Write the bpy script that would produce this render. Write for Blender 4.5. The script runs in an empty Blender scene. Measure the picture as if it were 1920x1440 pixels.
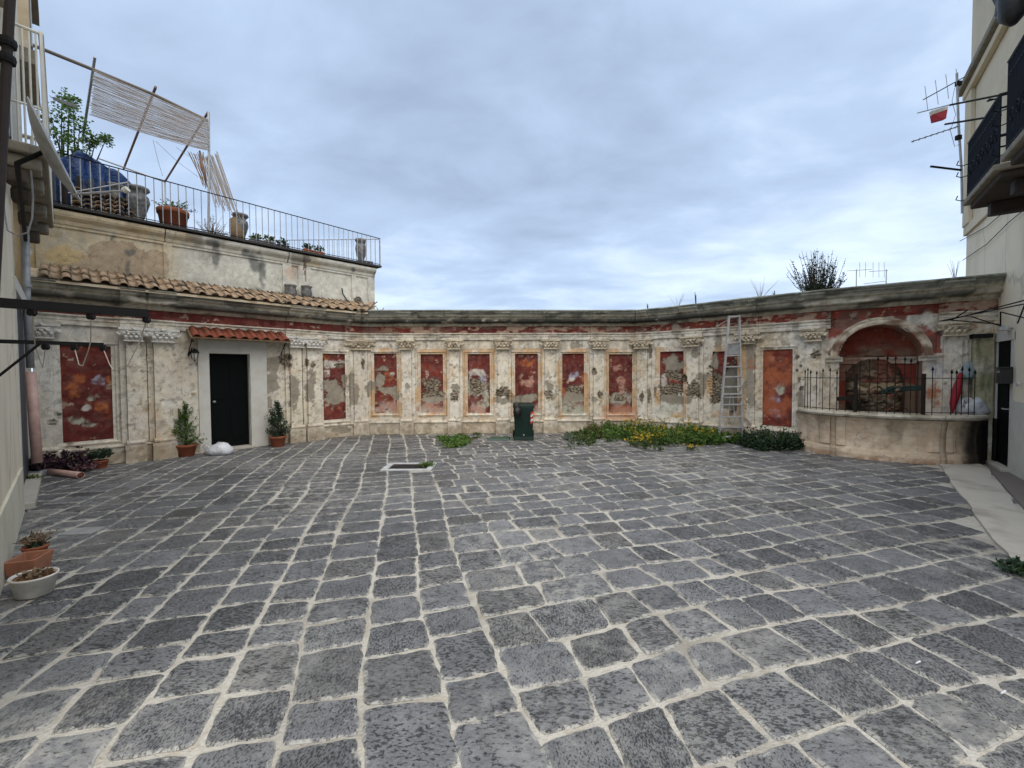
import bpy, math, random
import numpy as np
from mathutils import Vector, Matrix
random.seed(7)
R = math.radians
C = bpy.context.scene.collection
sc = bpy.context.scene

# ------------------------------------------------------------------ camera
FPX, EYE = 780.0, 1.65
PITCH, ROLL = math.atan(22.5/FPX), 0.0055
_f = Vector((0, math.cos(PITCH), -math.sin(PITCH)))
_u0 = Vector((0, math.sin(PITCH), math.cos(PITCH))); _r0 = Vector((1, 0, 0))
_r = _r0*math.cos(ROLL) - _u0*math.sin(ROLL)
_u = _u0*math.cos(ROLL) + _r0*math.sin(ROLL)
cd = bpy.data.cameras.new('camera'); cam = bpy.data.objects.new('camera', cd); C.objects.link(cam)
cd.sensor_width = 36; cd.lens = 36*FPX/1920; cd.clip_end = 2000; cd.clip_start = .05
m3 = Matrix((_r, _u, -_f)).transposed()
cam.matrix_world = Matrix.Translation((0, 0, EYE)) @ m3.to_4x4()
sc.camera = cam

# ------------------------------------------------------------------ world, sun, exposure
w = bpy.data.worlds.new('World'); sc.world = w; w.use_nodes = True
nt = w.node_tree; nt.nodes.clear()
def N(t, **k):
    n = nt.nodes.new(t)
    for a, b in k.items(): setattr(n, a, b)
    return n
L = nt.links.new
SUN_EL, SUN_AZ = R(56), R(165)        # azimuth clockwise from +Y
out = N('ShaderNodeOutputWorld'); bg = N('ShaderNodeBackground')
sky = N('ShaderNodeTexSky'); sky.sky_type = 'NISHITA'; sky.sun_disc = False
sky.sun_elevation = SUN_EL; sky.sun_rotation = SUN_AZ
tc = N('ShaderNodeTexCoord'); sep = N('ShaderNodeSeparateXYZ'); L(tc.outputs['Generated'], sep.inputs[0])
def M(op, a, b=None, c=None):
    n = N('ShaderNodeMath', operation=op)
    for i, v in enumerate((a, b, c)):
        if v is None: continue
        if isinstance(v, (int, float)): n.inputs[i].default_value = v
        else: L(v, n.inputs[i])
    return n.outputs[0]
zc = M('ADD', M('MAXIMUM', sep.outputs['Z'], 0.0), 0.16)
px_ = M('DIVIDE', sep.outputs['X'], zc); py_ = M('DIVIDE', sep.outputs['Y'], zc)
comb = N('ShaderNodeCombineXYZ'); L(px_, comb.inputs[0]); L(py_, comb.inputs[1])
mp = N('ShaderNodeMapping'); L(comb.outputs[0], mp.inputs[0])
mp.inputs['Rotation'].default_value = (0, 0, R(48)); mp.inputs['Scale'].default_value = (.75, 1.05, 1)
mp.inputs['Location'].default_value = (3.1, 1.7, 0)
n1 = N('ShaderNodeTexNoise'); n1.inputs['Scale'].default_value = .55; n1.inputs['Detail'].default_value = 5
n1.inputs['Roughness'].default_value = .5; n1.inputs['Distortion'].default_value = .25
n2 = N('ShaderNodeTexNoise'); n2.inputs['Scale'].default_value = 2.6; n2.inputs['Detail'].default_value = 8
n2.inputs['Roughness'].default_value = .55; n2.inputs['Distortion'].default_value = .3
L(mp.outputs[0], n1.inputs['Vector']); L(mp.outputs[0], n2.inputs['Vector'])
s = M('ADD', M('MULTIPLY', n1.outputs[0], .66), M('MULTIPLY', n2.outputs[0], .36))
hz = M('POWER', M('SUBTRACT', 1.0, M('MAXIMUM', sep.outputs['Z'], 0.0)), 5.0)
s = M('ADD', s, M('MULTIPLY', hz, .16))
cr = N('ShaderNodeValToRGB'); L(s, cr.inputs[0])
e = cr.color_ramp; e.elements[0].position = .33; e.elements[0].color = (.150, .190, .258, 1)
e.elements[1].position = .68; e.elements[1].color = (.39, .455, .545, 1)
x = e.elements.new(.50); x.color = (.225, .285, .380, 1)
mixn = N('ShaderNodeMix'); mixn.data_type = 'RGBA'; mixn.inputs['Factor'].default_value = .94
sm = N('ShaderNodeMix'); sm.data_type = 'RGBA'; sm.blend_type = 'MULTIPLY'; sm.inputs['Factor'].default_value = 1
L(sky.outputs[0], sm.inputs['A']); sm.inputs['B'].default_value = (.1, .1, .1, 1)
L(sm.outputs['Result'], mixn.inputs['A']); L(cr.outputs[0], mixn.inputs['B'])
L(mixn.outputs['Result'], bg.inputs[0]); bg.inputs[1].default_value = .92
L(bg.outputs[0], out.inputs[0])
sd = bpy.data.lights.new('sun', 'SUN'); sd.energy = 1.5; sd.angle = R(85); sd.color = (1, .92, .80)
so = bpy.data.objects.new('sun', sd); C.objects.link(so)
sv = Vector((math.sin(SUN_AZ)*math.cos(SUN_EL), math.cos(SUN_AZ)*math.cos(SUN_EL), math.sin(SUN_EL)))
so.rotation_euler = sv.to_track_quat('Z', 'Y').to_euler(); so.location = (0, -6, 14)
sc.view_settings.view_transform = 'Standard'; sc.view_settings.look = 'None'
sc.view_settings.exposure = 1.42; sc.view_settings.gamma = 1; sc.view_settings.use_curve_mapping = False

# ------------------------------------------------------------------ survey helpers: bearings measured from the eye point
EP = Vector((0, 0, EYE))
def ray(px, py): return _f + _r*((px-960)/FPX) + _u*((720-py)/FPX)
def gp(px, py, z=0.0):
    d = ray(px, py); t = (z-EYE)/d.z; return EP + d*t
def at(px, py, Y):
    d = ray(px, py); return EP + d*(Y/d.y)
def on(px, py, p0, dr):               # on the vertical plane through p0 along dr (plan)
    d = ray(px, py); n = Vector((-dr[1], dr[0], 0)); p = Vector((p0[0], p0[1], 0))
    t = (p-EP).dot(n)/d.dot(n); return EP + d*t
def proj(P):
    P = np.asarray(P, float) - np.array([0, 0, EYE])
    a = P@np.array(_f); return 960+FPX*(P@np.array(_r))/a, 720-FPX*(P@np.array(_u))/a

# ------------------------------------------------------------------ numpy noise
_rs = np.random.RandomState(3); _perm = _rs.rand(512, 512)
def vn(x, y, k=0):
    x = np.asarray(x, float)+k*37.7+100; y = np.asarray(y, float)+k*17.3+100
    xi = np.floor(x).astype(int); yi = np.floor(y).astype(int); fx = x-xi; fy = y-yi
    fx = fx*fx*(3-2*fx); fy = fy*fy*(3-2*fy)
    g = lambda a, b: _perm[a % 512, b % 512]
    return (g(xi, yi)*(1-fx)*(1-fy)+g(xi+1, yi)*fx*(1-fy)+g(xi, yi+1)*(1-fx)*fy+g(xi+1, yi+1)*fx*fy)
def fbm(x, y, k=0, o=4):
    t = 0; a = .5; s = 0
    for i in range(o): t = t+a*vn(x*2**i, y*2**i, k+i*3); s += a; a *= .55
    return t/s
def sst(a, b, x): t = np.clip((x-a)/(b-a), 0, 1); return t*t*(3-2*t)
def cells(x, y, k=0):                 # distance to nearest / second nearest point of a jittered grid
    xi = np.floor(x).astype(int); yi = np.floor(y).astype(int)
    d1 = np.full(x.shape, 9.); d2 = np.full(x.shape, 9.); idn = np.zeros(x.shape)
    for i in (-1, 0, 1):
        for j in (-1, 0, 1):
            cx = xi+i; cy = yi+j
            jx = _perm[(cx+k) % 512, cy % 512]; jy = _perm[(cy+k*3) % 512, (cx+77) % 512]
            d = np.hypot(cx+jx-x, cy+jy-y); nw = d < d1
            d2 = np.where(nw, d1, np.minimum(d2, d)); idn = np.where(nw, jx, idn); d1 = np.where(nw, d, d1)
    return d1, d2, idn

# ------------------------------------------------------------------ object helpers
WL = {}
def tag(o, label=None, cat=None, group=None, kind=None):
    if label: o['label'] = label
    if cat: o['category'] = cat
    if group: o['group'] = group
    if kind: o['kind'] = kind
    return o
def thing(name, loc, label, cat, group=None):
    o = bpy.data.objects.new(name, None); C.objects.link(o); o.location = loc
    o.empty_display_size = .1; WL[o.name] = Vector(loc); return tag(o, label, cat, group)
def link(name, verts, faces, mat, parent=None, smooth=False, col=None, origin=None):
    V = np.asarray(verts, float).reshape(-1, 3)
    if origin is None:
        c = (V.min(0)+V.max(0))/2; c[2] = V[:, 2].min()
    else: c = np.array(origin, float)
    me = bpy.data.meshes.new(name); me.from_pydata((V-c).tolist(), [], faces)
    me.materials.append(mat)
    if smooth: me.polygons.foreach_set('use_smooth', [True]*len(me.polygons))
    if col is not None:
        a = me.color_attributes.new('Col', 'FLOAT_COLOR', 'POINT')
        cc = np.ones((len(V), 4), np.float32); col = np.asarray(col); cc[:, :col.shape[1]] = col; a.data.foreach_set('color', cc.ravel())
    me.update()
    o = bpy.data.objects.new(name, me); C.objects.link(o)
    pw = WL[parent.name] if parent else Vector((0, 0, 0))
    o.location = Vector(c)-pw; WL[o.name] = Vector(c)
    if parent: o.parent = parent
    return o
def copy_tree(o, parent=None):
    c = o.copy(); C.objects.link(c)
    if parent: c.parent = parent
    for ch in list(o.children): copy_tree(ch, c)
    return c

class MB:
    def __init__(s): s.v = []; s.f = []
    def add(s, vs, fs):
        k = len(s.v); s.v += [tuple(p) for p in vs]; s.f += [tuple(i+k for i in f) for f in fs]; return s
    def box(s, c, sz, rot=None):
        hx, hy, hz_ = sz[0]/2, sz[1]/2, sz[2]/2
        vs = [Vector((x, y, z)) for x in (-hx, hx) for y in (-hy, hy) for z in (-hz_, hz_)]
        if rot is not None: vs = [rot@p for p in vs]
        c = Vector(c); return s.add([p+c for p in vs], [(0, 1, 3, 2), (4, 6, 7, 5), (0, 4, 5, 1), (2, 3, 7, 6), (0, 2, 6, 4), (1, 5, 7, 3)])
    def bar(s, a, b, wd, ht, up=(0, 0, 1)):
        a = Vector(a); b = Vector(b); d = (b-a); ln = d.length; d.normalize(); upv = Vector(up)
        sd_ = d.cross(upv)
        if sd_.length < 1e-3: sd_ = d.cross(Vector((1, 0, 0)))
        sd_.normalize(); u2 = sd_.cross(d)
        rot = Matrix((d, sd_, u2)).transposed(); return s.box((a+b)/2, (ln, wd, ht), rot)
    def tube(s, pts, r, n=6, cap=True):
        pts = [Vector(p) for p in pts]; k = len(s.v); rr = r if hasattr(r, '__len__') else [r]*len(pts)
        last = None
        for i, p in enumerate(pts):
            d = (pts[min(i+1, len(pts)-1)]-pts[max(i-1, 0)])
            if d.length < 1e-9: d = Vector((0, 0, 1))
            d.normalize()
            if last is None:
                a = d.cross(Vector((0, 0, 1)))
                if a.length < .1: a = d.cross(Vector((1, 0, 0)))
            else: a = last-d*last.dot(d)
            a.normalize(); last = a; b = d.cross(a)
            for j in range(n):
                t = 2*math.pi*j/n; s.v.append(tuple(p+(a*math.cos(t)+b*math.sin(t))*rr[i]))
        for i in range(len(pts)-1):
            for j in range(n):
                s.f.append((k+i*n+j, k+i*n+(j+1) % n, k+(i+1)*n+(j+1) % n, k+(i+1)*n+j))
        if cap: s.f.append(tuple(k+j for j in range(n-1, -1, -1))); s.f.append(tuple(k+(len(pts)-1)*n+j for j in range(n)))
        return s
    def lathe(s, prof, c=(0, 0, 0), n=20, sx=1, sy=1, rot=None):
        k = len(s.v); c = Vector(c)
        for r, z in prof:
            for j in range(n):
                t = 2*math.pi*j/n; p = Vector((r*math.cos(t)*sx, r*math.sin(t)*sy, z))
                if rot is not None: p = rot@p
                s.v.append(tuple(p+c))
        for i in range(len(prof)-1):
            for j in range(n): s.f.append((k+i*n+j, k+i*n+(j+1) % n, k+(i+1)*n+(j+1) % n, k+(i+1)*n+j))
        if prof[0][0] > 1e-4: s.f.append(tuple(k+j for j in range(n-1, -1, -1)))
        if prof[-1][0] > 1e-4: s.f.append(tuple(k+(len(prof)-1)*n+j for j in range(n)))
        return s
    def prism(s, poly, z0, z1):
        n = len(poly); a = 0
        for i in range(n): a += poly[i][0]*poly[(i+1) % n][1]-poly[(i+1) % n][0]*poly[i][1]
        if a < 0: poly = poly[::-1]
        vs = [(p[0], p[1], z0) for p in poly]+[(p[0], p[1], z1) for p in poly]
        return s.add(vs, [tuple(range(n-1, -1, -1)), tuple(range(n, 2*n))]+[(i, (i+1) % n, (i+1) % n+n, i+n) for i in range(n)])
    def move(s, d):
        d = Vector(d); s.v = [tuple(Vector(p)+d) for p in s.v]; return s
    def jit(s, a, f=6):
        V = np.array(s.v)
        for i in range(3): V[:, i] += (fbm(V[:, 0]*f+V[:, 2]*f*.7, V[:, 1]*f+V[:, 2]*f, 20+i*5, 3)-.5)*2*a
        s.v = [tuple(p) for p in V]; return s
    def build(s, name, mat, parent=None, smooth=False, bevel=0, col=None):
        o = link(name, s.v, s.f, mat, parent, smooth, col)
        if bevel:
            b = o.modifiers.new('bevel', 'BEVEL'); b.width = bevel; b.segments = 2; b.limit_method = 'ANGLE'
        return o

# ------------------------------------------------------------------ materials
def mat(name, c, rough=.8, var=.25, scale=6, bump=.15, bscale=40, metal=0, attr=False, c2=None, island=0, dist=.01, spec=.5, cracks=0, dirt=None, stretch=None, translucent=0):
    m = bpy.data.materials.new(name); m.use_nodes = True; t = m.node_tree; t.nodes.clear()
    def n(k, **kw):
        o = t.nodes.new(k)
        for a, b in kw.items(): setattr(o, a, b)
        return o
    ln = t.links.new
    o = n('ShaderNodeOutputMaterial'); p = n('ShaderNodeBsdfPrincipled'); ln(p.outputs[0], o.inputs[0])
    p.inputs['Roughness'].default_value = rough; p.inputs['Metallic'].default_value = metal; p.inputs['Specular IOR Level'].default_value = spec
    g = n('ShaderNodeNewGeometry'); pos = g.outputs['Position']
    if stretch:
        mp = n('ShaderNodeMapping'); mp.inputs['Scale'].default_value = stretch; ln(pos, mp.inputs[0]); pos = mp.outputs[0]
    nz = n('ShaderNodeTexNoise'); nz.inputs['Scale'].default_value = scale; nz.inputs['Detail'].default_value = 8; nz.inputs['Roughness'].default_value = .62
    ln(pos, nz.inputs['Vector'])
    def mix(a, b, f, mode='MIX'):
        q = n('ShaderNodeMix'); q.data_type = 'RGBA'; q.blend_type = mode
        for key, v in (('A', a), ('B', b), ('Factor', f)):
            if isinstance(v, (int, float)): q.inputs[key].default_value = v
            elif isinstance(v, tuple): q.inputs[key].default_value = (*v, 1)
            else: ln(v, q.inputs[key])
        return q.outputs['Result']
    def ramp(src, a, b, c0=(0, 0, 0), c1=(1, 1, 1)):
        r = n('ShaderNodeValToRGB'); r.color_ramp.elements[0].position = a; r.color_ramp.elements[1].position = b
        r.color_ramp.elements[0].color = (*c0, 1); r.color_ramp.elements[1].color = (*c1, 1); ln(src, r.inputs[0]); return r.outputs[0]
    if attr:
        at_ = n('ShaderNodeAttribute'); at_.attribute_name = 'Col'; base = at_.outputs['Color']
    else:
        base = mix(c, c2 if c2 else tuple(k*.6 for k in c), ramp(nz.outputs[0], .38, .64))
    lo = 1-var; hi = 1+var
    base = mix(base, ramp(nz.outputs[0], .3, .7, (lo, lo, lo), (hi, hi, hi)), 1.0, 'MULTIPLY')
    if island:
        r = ramp(g.outputs['Random Per Island'], 0, 1, (1-island,)*3, (1+island,)*3); base = mix(base, r, 1.0, 'MULTIPLY')
    if dirt:
        nd = n('ShaderNodeTexNoise'); nd.inputs['Scale'].default_value = dirt[1]; nd.inputs['Detail'].default_value = 6; ln(pos, nd.inputs['Vector'])
        base = mix(base, dirt[0], ramp(nd.outputs[0], dirt[2], dirt[3], (0, 0, 0), (dirt[4],)*3))
    if cracks:
        vo = n('ShaderNodeTexVoronoi'); vo.feature = 'DISTANCE_TO_EDGE'; vo.inputs['Scale'].default_value = cracks
        wv = n('ShaderNodeTexNoise'); wv.inputs['Scale'].default_value = cracks*1.5; wv.inputs['Detail'].default_value = 5; ln(pos, wv.inputs['Vector'])
        ad = n('ShaderNodeVectorMath', operation='ADD'); sc_ = n('ShaderNodeVectorMath', operation='SCALE'); sc_.inputs['Scale'].default_value = .6
        ln(wv.outputs['Color'], sc_.inputs[0]); ln(pos, ad.inputs[0]); ln(sc_.outputs[0], ad.inputs[1]); ln(ad.outputs[0], vo.inputs['Vector'])
        cf = ramp(vo.outputs['Distance'], .0, .022, (.55, .55, .55), (1, 1, 1)); base = mix(base, cf, .6, 'MULTIPLY')
    ln(base, p.inputs['Base Color'])
    if bump:
        b = n('ShaderNodeBump'); b.inputs['Strength'].default_value = min(1, bump*2); b.inputs['Distance'].default_value = dist
        nb = n('ShaderNodeTexNoise'); nb.inputs['Scale'].default_value = bscale; nb.inputs['Detail'].default_value = 6; ln(pos, nb.inputs['Vector'])
        ln(nb.outputs[0], b.inputs['Height']); ln(b.outputs[0], p.inputs['Normal'])
    if translucent:
        p.inputs['Subsurface Weight'].default_value = 0
        tr = n('ShaderNodeBsdfTranslucent'); ln(base, tr.inputs['Color']); ms = n('ShaderNodeMixShader'); ms.inputs[0].default_value = translucent
        ln(p.outputs[0], ms.inputs[1]); ln(tr.outputs[0], ms.inputs[2]); ln(ms.outputs[0], o.inputs[0])
    return m

M_plaster = mat('weathered_plaster', (.6, .54, .43), .92, .16, 9, .35, 55, attr=True, dist=.012, cracks=1.9, spec=.2)
M_plain = mat('pale_plaster', (.70, .66, .54), .9, .10, 2.5, .12, 30, spec=.2, c2=(.52, .48, .36))
M_white = mat('white_plaster', (.62, .61, .56), .85, .08, 5, .1, 40, spec=.2, c2=(.50, .48, .42))
M_stonegrey = mat('weathered_stone', (.30, .27, .21), .92, .3, 7, .4, 35, c2=(.14, .13, .11), spec=.2)
M_iron = mat('black_iron', (.010, .010, .011), .7, .2, 20, .1, 90, spec=.2)
M_navy = mat('dark_painted_iron', (.006, .009, .018), .6, .2, 20, .05, 90, spec=.2)
M_galv = mat('galvanised_steel', (.42, .43, .44), .5, .12, 12, .05, 60, metal=.4)
M_alu = mat('aluminium', (.60, .60, .60), .5, .1, 12, .05, 60, metal=.35)
M_rust = mat('rusty_pipe', (.22, .10, .05), .8, .3, 15, .2, 60, c2=(.16, .13, .12))
M_tile = mat('old_roof_tile', (.37, .25, .155), .95, .3, 14, .4, 50, island=.35, c2=(.29, .235, .175), spec=.1, dirt=((.09, .08, .065), 4, .48, .66, .8))
M_tilered = mat('new_red_tile', (.22, .068, .042), .85, .3, 14, .2, 50, c2=(.20, .06, .035), spec=.2, island=.2, dirt=((.06, .05, .04), 6, .52, .7, .6))
M_terra = mat('terracotta', (.34, .105, .05), .85, .2, 9, .15, 60, c2=(.27, .09, .05), spec=.3)
M_soil = mat('soil', (.06, .045, .03), .95, .3, 30, .5, 60, spec=.1)
M_bingreen = mat('bin_green_plastic', (.007, .026, .019), .5, .15, 6, .03, 80, spec=.25)
M_black = mat('black_plastic', (.005, .005, .006), .45, .2, 10, .3, 30)
M_rubber = mat('rubber', (.01, .01, .01), .8, .1, 10, .05, 80)
M_refl_w = mat('reflector_white', (.75, .72, .68), .4, .05, 10, 0)
M_refl_r = mat('reflector_red', (.60, .04, .03), .4, .05, 10, 0)
M_bag = mat('white_plastic_bag', (.72, .74, .78), .35, .06, 8, .4, 22, dist=.02)
M_bagb = mat('bluish_clear_bag', (.32, .40, .42), .35, .1, 8, .4, 22, dist=.02)
M_door = mat('dark_green_door_paint', (.0022, .0045, .0045), .7, .2, 8, .05, 30, spec=.12)
M_glass = mat('window_glass', (.10, .16, .22), .05, .05, 3, 0, spec=.9)
M_pvc = mat('pink_pvc', (.62, .40, .34), .5, .1, 5, .03, 60)
M_pvcin = mat('pipe_inside', (.16, .05, .03), .7, .1, 5, .03, 60)
M_rope = mat('rope', (.55, .50, .40), .9, .1, 20, .2, 200)
M_reed = mat('reed', (.60, .56, .53), .85, .2, 20, .2, 80, island=.35, c2=(.46, .41, .37), translucent=.4)
M_reedb = mat('dry_reed', (.34, .23, .13), .85, .25, 20, .2, 80, island=.35, translucent=.2)
M_tarp = mat('blue_tarpaulin', (.004, .055, .22), .5, .5, 2.2, .5, 10, dist=.05, c2=(.002, .007, .025))
M_wood = mat('old_wood', (.20, .12, .06), .85, .3, 12, .3, 50, island=.4, c2=(.11, .07, .04))
M_lead = mat('grey_cement_coping', (.20, .22, .20), .85, .25, 7, .3, 35, c2=(.12, .135, .12), spec=.25)
M_leaf = mat('leaf_green', (.085, .18, .03), .6, .2, 4, 0, island=.6, c2=(.09, .14, .025), translucent=.3)
M_leafd = mat('leaf_dark', (.014, .036, .016), .55, .2, 4, 0, island=.6, c2=(.02, .05, .02), translucent=.2)
M_leafo = mat('leaf_olive', (.09, .115, .028), .6, .2, 4, 0, island=.5, c2=(.045, .09, .02), translucent=.3)
M_leafp = mat('leaf_purple', (.022, .008, .018), .5, .2, 4, 0, island=.7, c2=(.05, .02, .035), translucent=.15)
M_pinkfl = mat('pink_leaf', (.24, .12, .14), .6, .2, 4, 0, island=.4, translucent=.2)
M_yellow = mat('yellow_petal', (.50, .36, .02), .6, .15, 4, 0, island=.3, translucent=.2)
M_dry = mat('dry_stalk', (.22, .15, .09), .9, .2, 10, 0, island=.5)
M_bark = mat('bark', (.07, .05, .035), .9, .3, 20, .3, 50)
M_urn = mat('grey_urn', (.085, .085, .085), .7, .35, 14, .3, 40, c2=(.17, .165, .155))
M_redcloth = mat('red_fabric', (.38, .012, .03), .7, .15, 8, .15, 30)
M_greenpaint = mat('verdigris_paint', (.010, .026, .022), .8, .3, 20, .3, 60, c2=(.03, .055, .048), spec=.15)
M_brownp = mat('brown_paint', (.030, .021, .019), .8, .2, 6, .1, 40)
M_greyp = mat('grey_shutter', (.075, .085, .105), .6, .1, 6, .05, 40)
M_marble = mat('pale_slab', (.55, .56, .56), .7, .1, 8, .1, 50, dirt=((.3, .29, .27), 9, .5, .7, .5))
M_conc = mat('concrete_path', (.50, .47, .41), .9, .12, 3, .25, 60, c2=(.40, .37, .32), dirt=((.20, .17, .14), 2.2, .52, .75, .7), spec=.2)
M_mail = mat('mailbox_black', (.02, .02, .022), .3, .1, 8, 0)
M_lamp = mat('lamp_glass', (.55, .52, .45), .2, .05, 8, 0)
M_orangeb = mat('old_cream_render', (.52, .40, .26), .9, .15, 4, .2, 40, c2=(.50, .44, .33), spec=.2)
M_mould = mat('mouldy_green_render', (.36, .34, .20), .9, .2, 5, .3, 40, c2=(.22, .23, .12), spec=.2)
# ------------------------------------------------------------------ plan of the curved wall
VP = [(-8.0, 6.95), (-4.85, 10.32), (-4.0, 11.10), (3.4, 11.35), (4.2, 10.78), (5.5, 9.52), (6.42, 8.72), (8.52, 7.28)]
VPn = np.array(VP); _sl = np.hypot(*(np.diff(VPn, axis=0).T)); SS = np.concatenate([[0], np.cumsum(_sl)]); STOT = SS[-1]
_sn = []
for i in range(len(VP)-1):
    d = (VPn[i+1]-VPn[i])/_sl[i]; _sn.append((d[1], -d[0]))
_ks, _kn = [], []
for i in range(len(_sn)):
    q = min(.22, _sl[i]*.45); _ks += [SS[i]+(q if i else 0), SS[i+1]-(q if i < len(_sn)-1 else 0)]; _kn += [_sn[i], _sn[i]]
_kn = np.array(_kn)
def nrm(s):
    a = np.interp(s, _ks, _kn[:, 0]); b = np.interp(s, _ks, _kn[:, 1]); l = np.hypot(a, b); return a/l, b/l
def pth(s, d=0., z=0.):
    s = np.asarray(s, float); x = np.interp(s, SS, VPn[:, 0]); y = np.interp(s, SS, VPn[:, 1]); a, b = nrm(s)
    return np.stack([x+a*d, y+b*d, np.broadcast_to(z, s.shape)+0*s], -1)
_ts = np.linspace(0, STOT, 3000); _tx, _ = proj(pth(_ts, 0., 1.65))
def sx(px): return float(np.interp(px, _tx, _ts))
def zs(px, py, d=0.):                 # height on the wall face
    s = sx(px); p = pth(s, d, 0.); a = proj(np.array([p[0], p[1], 0.]))[1]; b = proj(np.array([p[0], p[1], 3.]))[1]
    return float(3*(py-a)/(b-a))

# wear: (kind, px, py, rx, ry) survey of the lost and repaired patches of render
BL = [
 ('orange',151,709,14,9),('orange',139,732,13,12),('blue',184,713,12,9),('plaster',172,747,7,5),('orange',189,763,15,9),('white',163,765,9,5),('plaster',149,789,24,7),('plaster',168,797,20,4),('orange',204,711,4,9),
 ('mortar',510,685,13,16),('mortar',509,720,13,18),('rubble',538,677,10,12),('mortar',552,735,9,27),('mortar',582,730,9,30),('rubble',575,680,4,9),('rubble',587,684,4,6),('mortar',504,757,8,10),('mortar',640,807,16,6),
 ('mortar',627,737,20,23),('white',625,683,22,8),('rubble',636,685,8,5),('orange',613,669,7,5),('white',614,700,6,7),('orange',636,766,5,4),('mortar',645,716,5,14),
 ('mortar',659,731,5,28),('mortar',668,739,5,17),('rubble',680,683,4,11),('mortar',697,733,9,16),
 ('mortar',719,691,12,6),('orange',727,704,10,9),('white',735,701,5,4),('mortar',729,733,18,8),('mortar',712,710,8,14),('pink',737,762,11,12),('pink',712,768,8,8),('mortar',743,742,6,10),
 ('rubble',810,722,17,12),('rubble',810,739,17,9),('pink',810,764,23,13),('white',801,704,3,9),('mortar',812,750,18,5),
 ('rubble',853,741,8,13),('mortar',853,727,8,5),('mortar',763,725,4,6),
 ('white',897,698,20,7),('plaster',897,726,21,17),('rubble',897,724,13,13),('plaster',909,749,8,22),('pink',893,769,18,7),('blue',906,711,5,7),
 ('rubble',942,736,11,9),('mortar',943,751,17,6),('rubble',955,741,5,7),
 ('pink',985,718,10,8),('mortar',985,749,22,8),('pink',996,712,4,9),('orange',985,680,14,6),('pink',977,704,4,4),
 ('mortar',1031,725,8,10),('rubble',1031,741,8,9),
 ('blue',1077,704,8,6),('white',1073,712,6,3),('rubble',1079,733,14,11),('plaster',1076,764,21,18),('mortar',1073,744,20,7),('orange',1097,710,4,16),('orange',1056,735,4,9),
 ('mortar',1079,647,9,6),('rubble',1114,697,4,9),('rubble',1125,739,5,7),('mortar',1114,749,6,5),
 ('pink',1157,689,10,6),('pink',1164,714,8,6),('plaster',1164,748,22,11),('rubble',1164,747,12,5),('salmon',1162,769,24,9),('pink',1166,728,5,10),
 ('rubble',1203,741,3.5,11),('rubble',1217,741,3.5,13),('rubble',1228,737,3,10),('rubble',1235,748,4,5),('rubble',1219,663,3,9),
 ('mortar',1264,683,18,14),('rubble',1266,706,19,10),('rubble',1263,730,24,14),('rubble',1299,731,18,18),('mortar',1270,749,28,8),('dark',1283,711,5,6),('plaster',1252,768,21,10),('white',1245,714,6,10),
 ('mortar',1269,620,8,15),('mortar',1303,664,9,7),('rubble',1339,714,12,22),('mortar',1318,722,7,22),('rubble',1341,737,15,16),('mortar',1347,643,6,14),('mortar',1345,619,3,16),('mortar',1340,674,6,13),
 ('mortar',1404,705,10,85),('rubble',1375,740,8,40),('orange',1408,684,5,12),('mortar',1400,640,10,8),
 ('plaster',1464,729,10,9),('blue',1453,749,10,9),('blue',1455,775,14,9),('orange',1450,695,16,9),('rubble',1462,675,4,3),
 ('rubble',1499,712,3,6),('rubble',1503,728,5,4),('rubble',1499,740,3,4),('mortar',1500,760,6,24),('rubble',1530,665,7,6),
 ('rubble',1495,670,3,4),('rubble',1502,686,3,4),('rubble',1494,695,3,3),
 ('mortar',1535,622,16,8),('rubble',1557,600,8,12),('pink',1545,590,5,4),('mortar',1610,590,18,7),
 ('blue',1752,680,14,16),('plaster',1742,640,10,9),('blue',1760,700,10,8),('orange',1750,738,16,22),('white',1738,592,9,8),
 ('orange',1815,612,14,7),('mortar',1795,615,22,7),('mortar',60,640,12,10),('rubble',98,792,8,5),('rubble',110,780,5,7),
]
K = {'mortar': (.30, .265, .21), 'rubble': (.20, .165, .12), 'plaster': (.42, .43, .34), 'orange': (.40, .13, .05), 'blue': (.36, .35, .42), 'white': (.60, .57, .50), 'pink': (.44, .25, .19), 'dark': (.012, .01, .01), 'salmon': (.42, .17, .10)}
DEP = {'mortar': -.010, 'rubble': -.035, 'plaster': -.006, 'orange': -.002, 'blue': -.002, 'white': -.002, 'pink': -.003, 'dark': -.14, 'salmon': -.002}
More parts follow.
